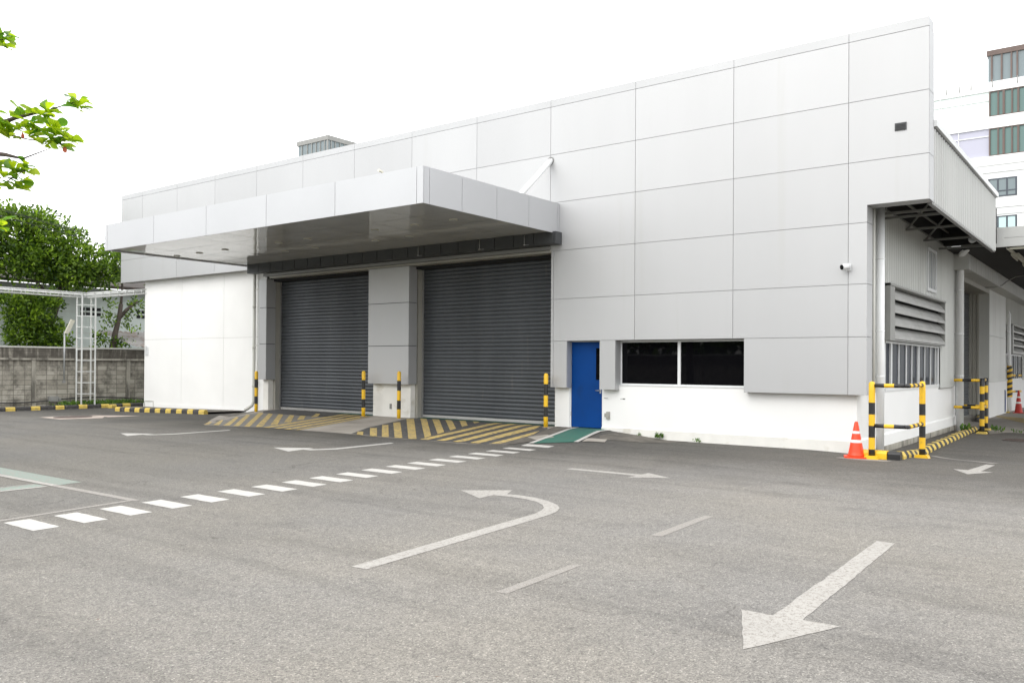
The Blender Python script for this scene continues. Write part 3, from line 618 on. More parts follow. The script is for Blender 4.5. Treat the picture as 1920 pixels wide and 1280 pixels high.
# fascia under the eave
corrug(.445, 8.9, 4.90, 6.33, 1.425, pitch=.235, d=.05, name='fascia', mt='fascia')
m = MB(); m.box(1.40, 1.455, .445, 8.93, 6.33, 6.365, 1); m.box(1.38, 1.52, .445, 8.96, 6.367, 6.49, 0); m.build('eave_gutter', ['alu', 'darkclad'], WH)
MB().box(1.36, 1.44, .445, 8.9, 4.87, 4.899).build('fascia_edge_trim', 'greymetal', WH)
MB().box(1.40, 1.445, 8.885, 8.935, 4.9, 6.33).build('fascia_end_trim', 'greymetal', WH)
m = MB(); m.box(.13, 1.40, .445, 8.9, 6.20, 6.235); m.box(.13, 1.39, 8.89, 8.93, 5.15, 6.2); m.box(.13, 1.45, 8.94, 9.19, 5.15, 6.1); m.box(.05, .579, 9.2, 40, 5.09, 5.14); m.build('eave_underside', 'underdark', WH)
m = MB()
for i, y in enumerate((1.7, 2.3, 4.2, 6.3, 8.2)):
    m.box(.13, 1.38, y, y+.04, 4.96, 5.01); m.box(.13, 1.38, y, y+.06, 6.05, 6.12)
    if i in (0, 2, 3): m.tube([(.2, y+.03, 5.0), (1.1, y+.03, 6.08)], .028, 6); m.tube([(1.3, y+.03, 5.0), (.9, y+.03, 6.08)], .028, 6)
m.tube([(.3, .5, 5.5), (.3, 8.8, 5.5)], .03, 8)
m.build('eave_truss', 'truss', WH)
# louvre bank
def louvre(y0, y1, parent=WH):
    m = MB(); m.box(.13, .29, y0, y0+.42, 2.30, 3.56); m.box(.13, .29, y1-.06, y1, 2.30, 3.56); m.box(.13, .31, y0, y1, 3.50, 3.545); m.box(.13, .29, y0+.42, y1-.06, 2.30, 2.325)
    o = m.build('louvre', 'louvd', parent)
    for k in range(4):
        zt = 3.49-k*.292
        s = MB(); s.prism([(.135, zt), (.29, zt-.20), (.29, zt-.275), (.275, zt-.275), (.275, zt-.205), (.135, zt-.02)], 'y', y0+.425, y1-.065)
        s.build('louvre_blade', 'louv', o)
    MB().box(.121, .128, y0+.42, y1-.06, 2.33, 3.5).build('louvre_backing', 'shade', o)
    return o
louvre(2.2, 8.5)
# side windows
def sidewin(y0, y1, ms, parent=WH):
    m = MB(); m.box(.07, .14, y0, y1, 1.172, 1.25); m.box(.07, .14, y0, y1, 2.25, 2.30)
    for i, (y, wdt) in enumerate(ms): m.box(.088, .112+(.02 if wdt > .1 else 0), y-wdt*.35, y+wdt*.35, 1.25, 2.25)
    o = m.build('side_window', 'alu', parent)
    ye = [y for y, _ in ms]
    for a, b in zip(ye[:-1], ye[1:]):
        MB().box(.075, .085, a+.03, b-.03, 1.25, 2.25).build('pane', 'glassside', o)
    return o
sidewin(2.45, 8.55, [(2.52, .09), (3.04, .14), (3.85, .07), (4.62, .09), (5.22, .07), (5.92, .14), (6.75, .07), (7.5, .09), (8.15, .07), (8.42, .2)])
m = MB(); m.box(.13, .20, 6.66, 6.74, 3.72, 4.86); m.box(.13, .20, 7.74, 7.82, 3.72, 4.86); m.box(.13, .20, 6.74, 7.74, 4.78, 4.86); m.box(.13, .20, 6.74, 7.74, 3.72, 3.80)
o = m.build('small_window', 'alu', WH); MB().box(.13, .165, 6.74, 7.74, 3.80, 4.78).build('pane', 'smallglass', o)
MB().box(.13, .155, 6.55, 7.95, 3.55, 3.715).build('window_flashing', 'cap', WH)
# dock bays further back
m = MB(); m.box(-.6, .125, 18.03, 22.6, 1.17, 2.9); m.box(-.6, .125, 18.03, 22.6, 2.912, 4.62); m.build('bay_pier', 'corr', WH)
MB().box(-.6, .12, 18.03, 22.6, -.3, 1.165).build('bay_pier_base', 'white', WH)
MB().box(-.6, .125, 11.1, 18.03, 4.45, 4.62).build('bay_header', 'cream', WH)
s3 = shutter(11.12, 17.6, -.5, -.1, 4.45, WH, along='y')
m = MB(); m.box(-.55, -.42, 17.6, 18.02, -.1, 4.45); m.box(-.40, -.30, 17.8, 18.02, -.1, 4.45); m.box(-.28, -.21, 17.9, 18.02, -.1, 4.45); m.build('guide_rail', 'cream', s3)
corrug(22.6, 30, 3.5, 4.62, .13); MB().box(.06, .12, 22.6, 30, -.3, 1.165).build('side_wall', 'white', WH)
corrug(28.3, 30, 1.17, 3.5, .13)
louvre(23.3, 28.2)
sidewin(22.6, 28.2, [(23.0, .09), (23.9, .12), (24.7, .08), (25.6, .12), (26.4, .08), (27.2, .12), (28.0, .09)])
# box beam along the side
m = MB(); y = 10.4
while y < 38: m.box(.13, .58, y+.015, y+.445, 4.61, 5.08); y += .48
m.box(.13, .55, 10.41, 38, 4.64, 5.06); m.build('side_beam', 'corr', WH)
# dock canopy
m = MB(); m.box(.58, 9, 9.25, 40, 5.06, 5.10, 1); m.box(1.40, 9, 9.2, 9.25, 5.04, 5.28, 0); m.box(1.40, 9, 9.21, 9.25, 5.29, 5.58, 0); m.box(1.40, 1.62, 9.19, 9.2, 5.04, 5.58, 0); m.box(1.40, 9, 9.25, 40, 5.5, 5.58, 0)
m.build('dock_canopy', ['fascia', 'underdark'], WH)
m = MB(); m.box(.6, 1.40, 8.94, 9.22, 5.08, 5.14); m.build('dock_canopy_edge', 'truss', WH)
for k, (x, y) in enumerate(((1.75, 10.4), (1.75, 13.2), (1.75, 16.2), (1.75, 19.4))):
    m = MB(); m.box(x-.10, x+.10, y, y+1.25, 4.93, 4.99); m.tube([(x-.06, y+.05, 4.90), (x-.06, y+1.2, 4.90)], .018, 8); m.tube([(x+.06, y+.05, 4.90), (x+.06, y+1.2, 4.90)], .018, 8); m.tube([(x, y+.6, 4.99), (x, y+.6, 5.06)], .01, 6)
    m.build('tube_light', 'fixture', WH)
m = MB(); m.box(1.68, 9, 9.30, 9.38, 4.97, 5.03); m.box(1.66, 1.74, 9.3, 22, 4.995, 5.04); m.build('cable_tray', 'fixture', WH)
m = MB(); m.tube([(4.5, 17.6, 5.02), (1.3, 17.6, 5.02), (1.0, 17.55, 4.98), (.75, 17.3, 4.8), (.64, 17.1, 4.66), (.4, 17, 4.59), (.15, 16.8, 4.58)], .02, 8); m.build('conduit', 'boxmetal', WH)
MB().tube([(.2, 14, 6.74), (9, 14, 6.74)], .055, 12).build('steel_pipe', 'pipe', WH)
# downpipes along the side
def downpipe(x, y, z0, z1, r, head=None, brackets=(), wallx=.13):
    pts = ([head[0], head[1]] if head else [])+[(x, y, z1), (x, y, z0)]
    m = MB(); m.tube(pts, r, 18)
    for z in brackets: m.tube([(x, y, z), (x, y, z+.025)], r+.006, 18)
    o = m.build('drainpipe', 'pipe', WH)
    for z in brackets: MB().box(wallx, x, y-.01, y+.01, z, z+.02).build('pipe_bracket', 'steelhinge', o)
    return o
downpipe(.322, 1.2, -.12, 5.1, .08, brackets=(1.5, 2.45, 3.95))
MB().tube([(.372, .47, .5), (.372, .47, 4.9)], .025, 8).build('conduit', 'pipeg', WH)
downpipe(.315, 10.65, -.2, 5.0, .105, head=((.95, 8.75, 5.30), (.62, 9.7, 5.12)), brackets=(1.45, 2.7, 4.0), wallx=.15)
m = MB(); m.tube([(-.01, 23.2, 4.62), (-.01+.05, 23.2, 4.2), (.16, 23.15, 3.95), (.19, 23.15, -.1)], .085, 14); m.build('drainpipe', 'pipe', WH)
for z in (1.6, 3.2): MB().box(.12, .19, 22.5, 23.15, z, z+.03).build('pipe_bracket', 'steelhinge', WH)
m = MB(); m.tube([(.14, 22.3, -.1), (.14, 22.3, .75), (.14, 22.25, .8)], .02, 8); m.build('blue_hose', 'blue', WH)

# security camera on the front
sc = thing('security_camera', 'small white bullet security camera on the upper right of the facade', 'security camera', (-.02, 0, 3.68))
m = MB(); m.box(-.02, .08, -.02, -.002, -.06, .08); m.build('mounting_plate', 'alu', sc, bevel=.006)
m = MB(); m.tube([(.03, -.02, .03), (0, -.08, .03)], .025, 10); m.tube([(.05, -.06, .03), (-.05, -.17, .005)], .06, 16); m.build('camera_body', 'alu', sc)
m = MB(); m.tube([(-.05, -.17, .005), (-.06, -.182, .003)], .05, 16); m.build('lens', 'glassblack', sc)

# ---------------------------------------------------------------- kerbs (setting)
def kerbrun(p0, p1, n, w, h, name, first=0, mats=('ykerb', 'kyb'), ratio=.5, rnd=.03):
    p0, p1 = Vector(p0), Vector(p1); d = (p1-p0)/n; t = d.normalized(); s = Vector((-t.y, t.x)); m = MB(); pos = 0; k = 0
    L_ = (p1-p0).length; per = L_/n
    a = 0
    for k in range(n):
        mi = (k+first) % 2; ln = per*2*(ratio if mi == 0 else 1-ratio); b = min(L_, a+ln)
        q0 = p0+t*(a+.006); q1 = p0+t*(b-.006); jj = random.uniform(-.006, .006)
        prof = [(-w/2, -.12), (-w/2, h-rnd*1.6), (-w/2+rnd, h+jj), (w/2-rnd, h+jj), (w/2, h-rnd*1.6), (w/2, -.12)]
        vs = []
        for q in (q0, q1):
            zg = G(q.x, q.y)
            for u, z in prof: vs.append((q.x+s.x*u, q.y+s.y*u, zg+z))
        nn = len(prof)
        m.add(vs, [(i, i+1, nn+i+1, nn+i) for i in range(nn-1)]+[tuple(range(nn)), tuple(range(nn, 2*nn))[::-1]], mi)
        a = b
        if a >= L_-.01: break
    o = m.build(name, list(mats), bevel=.008); tag(o, kind='structure'); return o
kerbrun((-25.45, -1.45), (-20.3, -1.12), 17, .16, .15, 'kerb')
kerbrun((-29.3, 1.75), (-27.6, -.6), 7, .16, .14, 'kerb', ratio=.5)
kerbrun((-28.05, 1.0), (-28.05, -12), 30, .16, .15, 'kerb', first=1, ratio=.38)
drape('kerb_island', [[(-25.4, -1.37), (-20.3, -1.04), (-20.1, .31), (-26.8, .31), (-27.0, -.5)]], 'grime', .07)
kerbrun((.42, -.66), (1.14, -.66), 2, .20, .15, 'kerb', mats=('yellow', 'blackp'), ratio=.68)
kerbrun((1.04, -.5), (.80, 3.6), 14, .22, .13, 'kerb', first=0, rnd=.05)
kerbrun((.79, 3.66), (.60, 11.2), 25, .22, .12, 'kerb', first=0, rnd=.05)
kerbrun((.12, 15.2), (-.35, 19.5), 4, .14, .1, 'kerb', first=1)

# ---------------------------------------------------------------- bollards
def bands(zs, first=0): return [(first+i) % 2 for i in range(len(zs)-1)]
BG = 'striped bollards guarding the roller shutters'
def bollard(x, y, z, label):
    t = thing('bollard', label, 'bollard', (x, y, z), BG)
    zs = [0, .27, .52, .80, 1.08, 1.30]; r = .055
    m = MB(); pts = [(0, 0, zz) for zz in zs]+[(0, 0, 1.335), (0, 0, 1.35)]; rs = [r]*6+[r*.75, r*.2]
    m.tube(pts, rs, 18, mats=[0, 1, 0, 1, 0, 0, 0]); m.build('post', ['yellow', 'blackp'], t)
    f = MB(); f.tube([(0, 0, -.03), (0, 0, .012)], .085, 16); f.build('footing', 'conc', t)
    return t
b0 = bollard(-18.55, -.42, G(-18.55, -.42), 'yellow and black striped bollard beside the left drainpipe')
for x, y, lb in ((-13.6, -.3, 'yellow and black striped bollard in front of the left shutter, at the white pier'), (-12.18, -.27, 'yellow and black striped bollard in front of the pier between the shutters'), (-7.15, -.22, 'yellow and black striped bollard between the right shutter and the blue door')):
    c = copy_tree(b0); c.location = (x, y, G(x, y)); c['label'] = lb

# ---------------------------------------------------------------- pipe barriers
def striped(m, p0, p1, r, n, first=0, k=14):
    p0, p1 = Vector(p0), Vector(p1); m.tube([p0+(p1-p0)*i/n for i in range(n+1)], r, k, mats=[(first+i) % 2 for i in range(n)])
t = thing('pipe_barrier', 'yellow and black L-shaped pipe barrier at the building corner behind the orange cone', 'barrier', (.652, -.8, -.0))
zA = G(1.28, .41)
for px, py, zg in ((0, 0, 0), (.628, 1.21, zA)):
    m = MB(); pts = [(px, py, zg+z) for z in (.03, .18, .40, .62, .83, 1.05, 1.26, 1.40)]+[(px, py, 1.43), (px, py, 1.445)]
    m.tube(pts, [.057]*8+[.045, .01], 18, mats=[1, 0, 1, 0, 1, 0, 0, 0, 0][:9] if False else [1, 0, 1, 0, 1, 0, 0, 0, 0]); m.build('post', ['yellow', 'blackp'], t)
    m = MB(); m.prism([(-.13, 0), (.13, 0), (.10, .07), (-.10, .07)], 'y', -.1, .1); o = m.build('base_plate', 'yellow', t, bevel=.008); o.location = (px, py, zg-.005)
for z in (.62, 1.37):
    m = MB(); striped(m, (.05, 0, z), (.56, 0, z), .037, 3, 1)
    m.tube([(.56, 0, z), (.605, .015, z), (.628, .07, z)], .037, 14, 1, mats=[1, 1]); striped(m, (.628, .07, z), (.628, 1.15, z), .037, 6, 0)
    m.build('rail', ['yellow', 'blackp'], t)
t = thing('pipe_barrier', 'yellow and black U-shaped pipe barrier round the second drainpipe', 'barrier', (1.0, 9.9, 0))
for py, px in ((0, 0), (1.6, -.12)):
    zg = G(1, 9.9+py)
    m = MB(); m.tube([(px, py, z) for z in (zg+.02, zg+.22, zg+.42, .50, .74, .97, 1.18, 1.40)]+[(px, py, 1.41)], [.065]*8+[.02], 16, mats=[1, 0, 1, 0, 1, 0, 1, 1]); m.build('post', ['yellow', 'blackp'], t)
    m = MB(); m.prism([(-.14, 0), (.14, 0), (.11, .06), (-.11, .06)], 'y', -.12, .12); o = m.build('base_plate', 'ykerb', t, bevel=.008); o.location = (px, py, zg)
    for z in ((.57, 1.35) if py == 0 else (.55,)):
        m = MB(); striped(m, (px-.72, py, z), (px-.05, py, z), .042, 3, 0); m.build('rail', ['yellow', 'blackp'], t)
for z in (.56, 1.35):
    m = MB(); striped(m, (0, .06, z), (-.12, 1.54, z), .042, 6, 0); m.build('rail', ['yellow', 'blackp'], t)
t = thing('pipe_barrier', 'distant yellow and black pipe barrier at the third drainpipe', 'barrier', (-.0, 23.0, 0))
m = MB(); m.tube([(0, 0, z) for z in (-.12, .1, .35, .6, .85, 1.1, 1.35, 1.5)]+[(0, 0, 1.51)], [.085]*8+[.02], 14, mats=[1, 0, 1, 0, 1, 0, 1, 1]); m.build('post', ['yellow', 'blackp'], t)
for z in (.72, 1.4):
    m = MB(); striped(m, (.05, .0, z), (.45, 1.6, z), .045, 5, 0); m.build('rail', ['yellow', 'blackp'], t)
MB().box(-.2, .2, -.2, .2, -.16, -.10).build('base_plate', 'ykerb', t)
t = thing('column_guard', 'black and yellow diagonal striped guard on the third drainpipe', 'column guard', (.19, 23.15, .5))
m = MB(); n = 12
for i in range(n):
    a0, a1 = 2*math.pi*i/n, 2*math.pi*(i+1)/n
    for j in range(-2, 14):
        z0, z1 = j*.11+i*.018, (j+1)*.11+i*.018
        z0, z1 = max(0, z0), min(1.3, z1)
        z0b, z1b = min(1.3, max(0, j*.11+(i+1)*.018)), max(0, min(1.3, (j+1)*.11+(i+1)*.018))
        if z1 <= z0: continue
        m.add([(.12*math.cos(a0), .12*math.sin(a0), z0), (.12*math.cos(a1), .12*math.sin(a1), z0b), (.12*math.cos(a1), .12*math.sin(a1), z1b), (.12*math.cos(a0), .12*math.sin(a0), z1)], [(0, 1, 2, 3)], j % 2)
m.build('striped_sleeve', ['yellow', 'blackp'], t, fix=False)

# ---------------------------------------------------------------- traffic cones
def cone(label, loc, h, bodymat, rot=0):
    t = thing('traffic_cone', label, 'traffic cone', loc, 'traffic cones'); t.rotation_euler.z = rot
    def rad(z): return .155+(.03-.155)*(z/h)
    m = MB(); zs = [.03, .06, h*.40, h*.52, h*.66, h*.76, h-.01, h]
    pts = [(0, 0, .028), (0, 0, .06), (0, 0, .12)]+[(0, 0, h*.97), (0, 0, h)]
    m.tube(pts, [rad(.0)+.02, rad(.06), rad(.12), rad(h*.97), rad(h)*.8], 28); m.build('cone_body', bodymat, t)
    for a, b in ((.42, .50), (.67, .74)):
        m = MB(); m.tube([(0, 0, h*a), (0, 0, h*b)], [rad(h*a)+.003, rad(h*b)+.003], 28, caps=False); m.build('reflective_band', 'reflect', t)
    w = .215; m = MB(); c = .05
    m.prism([(-w+c, -w), (w-c, -w), (w, -w+c), (w, w-c), (w-c, w), (-w+c, w), (-w, w-c), (-w, -w+c)], 'z', .004, .03); m.build('cone_base', bodymat, t, bevel=.006)
    return t
cone('bright orange traffic cone with two white bands in front of the building corner', (.36, -.75, 0), .68, 'orange', .3)
cone('red traffic cone nearest the distant striped barrier by the side wall', (.5, 23.4, G(.5, 23.4)), .95, 'redcone', .2)
cone('red traffic cone furthest away along the side wall', (.75, 26.8, G(.6, 26.8)), .95, 'redcone')

# ---------------------------------------------------------------- boundary wall, rack, lamp
bw = thing('boundary_wall', 'weathered grey concrete block boundary wall left of the warehouse', 'wall', (-28.9, -2, -.08))
def inwall(m, name, mt): return m.build(name, mt, bw, bevel=0)
m = MB().box(-.16, 0, -28, 14, -.2, 1.86); inwall(m, 'block_courses', 'block')
m = MB().box(-.12, .06, -28, 14, 1.86, 1.93); inwall(m, 'ledge', 'concstain')
m = MB().box(-.14, -.02, -28, 14, 1.93, 2.32); inwall(m, 'upper_courses', 'block')
m = MB().box(-.18, .03, -28, 14, 2.32, 2.38); inwall(m, 'coping', 'pipeg')
for y in (-8.3, -5.5, -.86+0, 1.25-2+2, 2.835, 5.6, 8.4): inwall(MB().box(-.17, .035, y-.08, y+.08, -.2, 1.855), 'pier', 'concstain')
cb = thing('wall_cable', 'black cable sagging along the foot of the boundary wall with a grey junction box', 'cable', (-28.84, -2.16, .27))
pts = []
for i in range(41):
    y = -8+i*.3; pts.append((.03, y, -.02+.07*math.sin(y*1.1)))
MB().tube(pts, .02, 8).build('cable_run', 'cable', cb)
m = MB(); m.box(0, .16, -.22, .12, -.08, .12); m.box(.161, .17, -.18, .02, -.04, .08); m.box(0, .1, .16, .25, -.06, .06); m.build('junction_box', 'boxmetal', cb, bevel=.006)
# white pipe rack
pr = thing('pipe_rack', 'white lattice pipe rack on a ladder-like mast by the boundary wall', 'pipe rack', (-28.2, -1.25, -.08))
H = 4.35
legs = [(-.17, -.27), (.17, -.24), (-.15, .27), (.19, .27)]
for x, y in legs: MB().box(x-.022, x+.022, y-.022, y+.022, 0, H).build('leg', 'rack', pr)
m = MB()
for k in range(9):
    z = .55+k*.43
    m.box(-.17, .17, -.27, -.235, z, z+.03); m.box(-.15, .19, .25, .285, z, z+.03); m.box(.16, .195, -.24, .27, z, z+.035)
m.build('rungs', 'rack', pr)
def lattice(p0, p1, w, h, n, name):
    p0, p1 = Vector(p0), Vector(p1); d = (p1-p0); t_ = d.normalized(); s = Vector((-t_.y, t_.x, 0)); m = MB()
    for u in (-w/2, w/2):
        for v in (0, h): m.tube([p0+s*u+Vector((0, 0, v)), p1+s*u+Vector((0, 0, v))], .02, 6)
    for k in range(n+1):
        q = p0+d*k/n
        for u in (-w/2, w/2): m.tube([q+s*u, q+s*u+Vector((0, 0, h))], .013, 6)
        m.tube([q-s*w/2, q+s*w/2], .013, 6); m.tube([q-s*w/2+Vector((0, 0, h)), q+s*w/2+Vector((0, 0, h))], .013, 6)
    m.build(name, 'rack', pr)
lattice((0, -.1, 4.30), (0, -16, 4.30), .34, .16, 36, 'truss_beam'); lattice((0, .0, 4.30), (1.55, 1.75, 4.52), .34, .16, 8, 'truss_beam')
MB().tube([(-.05, -16, 4.40), (-.05, .1, 4.40), (1.5, 1.75, 4.62)], .028, 8).build('carried_pipe', 'rack', pr)
fl = thing('floodlight', 'slim floodlight tilted on a thin pole rising above the boundary wall', 'floodlight', (-28.68, -1.84, 1.0))
MB().tube([(0, 0, 0), (0, 0, 1.9)], .03, 10).build('pole', 'alug', fl)
m = MB(); m.add([(0, -.02, 1.82), (0, .12, 1.80), (0, .37, 2.33), (0, .22, 2.37), (.07, -.02, 1.82), (.07, .12, 1.80), (.07, .37, 2.33), (.07, .22, 2.37)], [(0, 1, 2, 3), (7, 6, 5, 4), (0, 4, 5, 1), (1, 5, 6, 2), (2, 6, 7, 3), (3, 7, 4, 0)]); m.build('lamp_head', 'fixture', fl)
m = MB(); m.box(-.06, .04, -.05, .05, -.1, 0); m.box(-.1, 0, -.02, .02, .5, .56); m.build('wall_bracket', 'boxmetal', fl)
# power lines
pl = thing('power_lines', 'thin black power lines sagging across the sky behind the trees', 'power line', (-31, 0, 7))
for z0, z1, yo in ((.95, .42, 0), (.85, .38, .1), (.66, .06, .2)):
    pts = []
    for i in range(30):
        f = i/29; pts.append((0+yo, -12+f*26, z0+1.4+(z1-z0-3.0)*f-.9*(1-(2*f-1)**2)*.6))
    MB().tube(pts, .012, 6).build('wire', 'cable', pl)

# ---------------------------------------------------------------- neighbouring pale building and shed
nb = thing('neighbour_building', 'pale painted warehouse with a rusty eave behind the boundary wall', 'building', (-36, 0, 0))
MB().box(-14, 0, -26, 22, -.1, 5.3).build('wall', 'farwhite', nb)
m = MB(); m.add([(.9, -27, 5.25), (.9, 23, 5.25), (-7, 23, 6.9), (-7, -27, 6.9), (.9, -27, 5.40), (.9, 23, 5.40), (-7, 23, 7.05), (-7, -27, 7.05)], [(0, 1, 2, 3), (7, 6, 5, 4), (0, 4, 5, 1), (1, 5, 6, 2), (2, 6, 7, 3), (3, 7, 4, 0)]); m.build('roof', 'rust', nb)
m = MB()
for z in (1.9, 3.1, 4.1): m.box(.0, .012, -26, 22, z, z+.02)
m.build('wall_groove_trim', 'pipeg', nb)
for y in (-9.5, -5.5, -1.7+1, 2.3, 5.1, 8.5):
    m = MB()
    for j in range(2):
        for i in range(4): m.box(.005, .03, y+i*.26, y+i*.26+.19, 3.95+j*.24, 4.10+j*.24)
    m.build('vent_block', 'shade', nb)
sh = thing('lean_to_shed', 'low lean-to shed with a weathered corrugated roof behind the boundary wall', 'shed', (-32, 2, 0))
m = MB(); pr_ = []; n = 44
vs = []
for i in range(n+1):
    y = -.1+i*.12; d = .07*(i % 2); vs += [(2.0, y, 2.35+d), (-1.6, y, 3.12+d)]
m.add(vs, [(2*i, 2*i+2, 2*i+3, 2*i+1) for i in range(n)]); m.build('roof', 'shedroof', sh, fix=False)
MB().box(-1.6, 1.8, 0, 5, -.1, 2.33).build('wall', 'farwhite', sh)

# ---------------------------------------------------------------- trees
def leaf(m, c, n, u, L_, w):
    """folded six-vertex leaf from c along u"""
    u = u.normalized(); n = (n-u*n.dot(u)).normalized(); s = u.cross(n)
    a, b, d = c+u*L_*.35, c+u*L_*.72, c+u*L_
    up = n*w*.22
    m.add([c, a+s*w*.36+up, b+s*w*.5+up*1.1, d, b-s*w*.5+up*1.1, a-s*w*.36+up], [(0, 1, 2, 3), (0, 3, 4, 5)], 0, False)
def rv(): return Vector((random.gauss(0, 1), random.gauss(0, 1), random.gauss(0, 1)))
def crown(m, blobs, per, L_, sub=.32, mi=0):
    """twig clusters spread over lumpy volumes: leaves grow round each twig end"""
    for (cx, cy_, cz, rx, ry, rz) in blobs:
        k = int(per*rx*ry*rz**.5)
        for _ in range(k):
            d = rv().normalized(); q = random.random()**.38
            c = Vector((cx+d.x*rx*q, cy_+d.y*ry*q, cz+d.z*rz*q))
            out = (d+Vector((0, 0, .5))+rv()*.4).normalized()
            for _ in range(random.randint(7, 12)):
                p = c+rv()*sub*.42; u = (out+rv()*.65).normalized(); leaf(m, p, rv()+Vector((0, 0, 1.6)), u, L_*random.uniform(.7, 1.25), L_*random.uniform(.42, .6))
def tree(name, label, cat, loc, trunk, limbs, blobs, per, L_, sub=.32, mt='leaf'):
    t = thing(name, label, cat, loc)
    m = MB(); m.tube([p for p, _ in trunk], [r for _, r in trunk], 10)
    m.build('trunk', 'bark', t)
    for l_ in limbs: MB().tube([p for p, _ in l_], [r for _, r in l_], 8).build('limb', 'bark', t)
    m = MB(); crown(m, blobs, per*1.25, L_, sub); m.build('crown', mt, t, fix=False)
    return t
# big tree over the rack: crown from about z 5 to 8.4
tree('broadleaf_tree', 'big dense broadleaf tree rising above the pipe rack, left', 'tree', (-33, -.9, 0),
     [((0, 0, 0), .20), ((0, .1, 2.2), .17), ((.05, .45, 3.3), .15), ((0, .8, 4.4), .13), ((-.1, 1.0, 5.4), .10), ((0, 1.0, 6.6), .05)],
     [[((0, .7, 4.2), .09), ((.2, -.3, 5.2), .06), ((.3, -1.3, 6.2), .03)], [((0, .9, 5.0), .08), ((.1, 2.2, 5.8), .05), ((.1, 2.9, 6.2), .03)], [((0, .3, 3.0), .06), ((.3, -1.0, 3.6), .03)]],
     [(0, -.9, 6.9, 1.5, 1.5, 1.35), (0, .5, 6.7, 1.5, 1.35, 1.2), (.2, -.3, 5.9, 1.5, 1.9, .8), (0, 1.6, 6.0, 1.3, 1.2, 1.1), (0, 2.9, 5.9, 1.1, 1.0, .9), (.3, 1.0, 5.5, 1.2, 1.2, .55), (-.2, -2.6, 6.6, 1.4, 1.4, 1.4), (-.2, -3.9, 6.3, 1.5, 1.2, 1.4), (0, -2.0, 7.4, 1.1, 1.1, .8), (0, -.3, 7.75, .9, .9, .5)], 80, .20)
tree('broadleaf_shrub', 'bushy dark green growth below the rack beside the leaning trunk', 'tree', (-32.0, -1.3, 0),
     [((0, 0, 0), .08), ((0, .1, 1.6), .06), ((.1, -.2, 3.0), .03)], [],
     [(.1, -.5, 3.6, .7, .95, .85), (0, .2, 3.0, .6, .7, .7), (.1, -.1, 4.2, .7, .9, .5), (.2, .6, 2.8, .5, .5, .5), (.1, -.9, 2.9, .5, .5, .6), (0, -.2, 2.4, .7, .9, .5), (.1, 1.0, 2.55, .35, .35, .35), (0, -1.3, 4.1, .4, .45, .4)], 210, .17, .25)
tree('leaning_tree', 'sparse leaning tree with a forked dark trunk next to the white wall', 'tree', (-31.6, 1.45, 0),
     [((0, 0, 1.0), .15), ((0, .1, 2.2), .14), ((0, .25, 3.0), .12), ((0, .42, 3.7), .10), ((0, .5, 4.3), .09)],
     [[((0, .38, 3.6), .09), ((0, .75, 4.05), .08), ((.1, 1.2, 4.45), .05)], [((0, .48, 4.1), .07), ((0, .55, 5.0), .05), ((0, .5, 5.8), .03)]],
     [(.1, -.55, 2.55, .3, .35, .35), (.1, -.2, 2.75, .3, .35, .3), (0, .0, 3.6, .3, .4, .35), (0, .9, 3.7, .3, .35, .45), (0, -.1, 4.2, .25, .3, .3), (0, 1.25, 4.3, .3, .4, .3), (0, .5, 2.5, .5, .5, .25), (.1, -.75, 2.9, .15, .15, .2), (.1, .95, 3.3, .25, .3, .25), (0, .6, 6.0, 1, 1.1, .7)], 110, .16, .22)
# almond tree whose outer boughs hang into the picture from the left
at_ = thing('almond_tree', 'tropical almond tree with bright lime leaves reaching in from the upper left', 'tree', (-10.8, -15.2, 0))
def AW(x, y, z): return Vector((x+10.8, y+15.2, z))
MB().tube([(0, 0, 0), (.05, .05, 1.6), (0, .1, 3.2), (.1, .1, 4.6), (.1, .2, 6.5)], [.19, .16, .13, .11, .05], 12).build('trunk', 'bark', at_)
br = [[AW(-10.7, -15.1, 3.2), AW(-9.2, -14.1, 4.0), AW(-8.1, -13.3, 4.45), AW(-7.3, -12.7, 4.72), AW(-6.95, -12.45, 4.62), AW(-6.55, -12.15, 4.55)],
      [AW(-7.5, -12.9, 4.68), AW(-7.1, -12.55, 4.9), AW(-6.75, -12.3, 5.0), AW(-6.42, -12.05, 5.13)],
      [AW(-10.75, -15.1, 2.6), AW(-9.0, -14.0, 3.6), AW(-7.8, -13.1, 3.95), AW(-7.2, -12.65, 4.03), AW(-6.93, -12.44, 4.25)],
      [AW(-10.7, -15.1, 4.4), AW(-9.2, -14.1, 5.4), AW(-7.8, -13.1, 5.85), AW(-7.2, -12.66, 5.92)],
      [AW(-9.0, -14.0, 3.6), AW(-7.9, -13.2, 3.4), AW(-7.3, -12.7, 3.5)],
      [AW(-7.9, -13.15, 4.5), AW(-7.2, -12.62, 4.42), AW(-6.98, -12.5, 4.36), AW(-6.72, -12.28, 4.5)]]
for p in br: MB().tube(p, [.045*(1-i/(len(p)-1))**1.8+.005 for i in range(len(p))], 8).build('limb', 'bark', at_)
lm = MB(); rl = MB()
right = Vector((.798, .602, 0))
def rosette(c, n=8, L_=.17, axis=None):
    axis = (axis or Vector((.2, .2, 1))).normalized()
    a = axis.cross(Vector((1, .3, .1))).normalized(); b = axis.cross(a)
    for k in range(n):
        th = 2*math.pi*(k+random.uniform(-.3, .3))/n; u = a*math.cos(th)+b*math.sin(th)+axis*random.uniform(-.15, 1.0)
        leaf_o(lm, c+rv()*.012, axis+rv()*.35, u, L_*random.uniform(.75, 1.2))
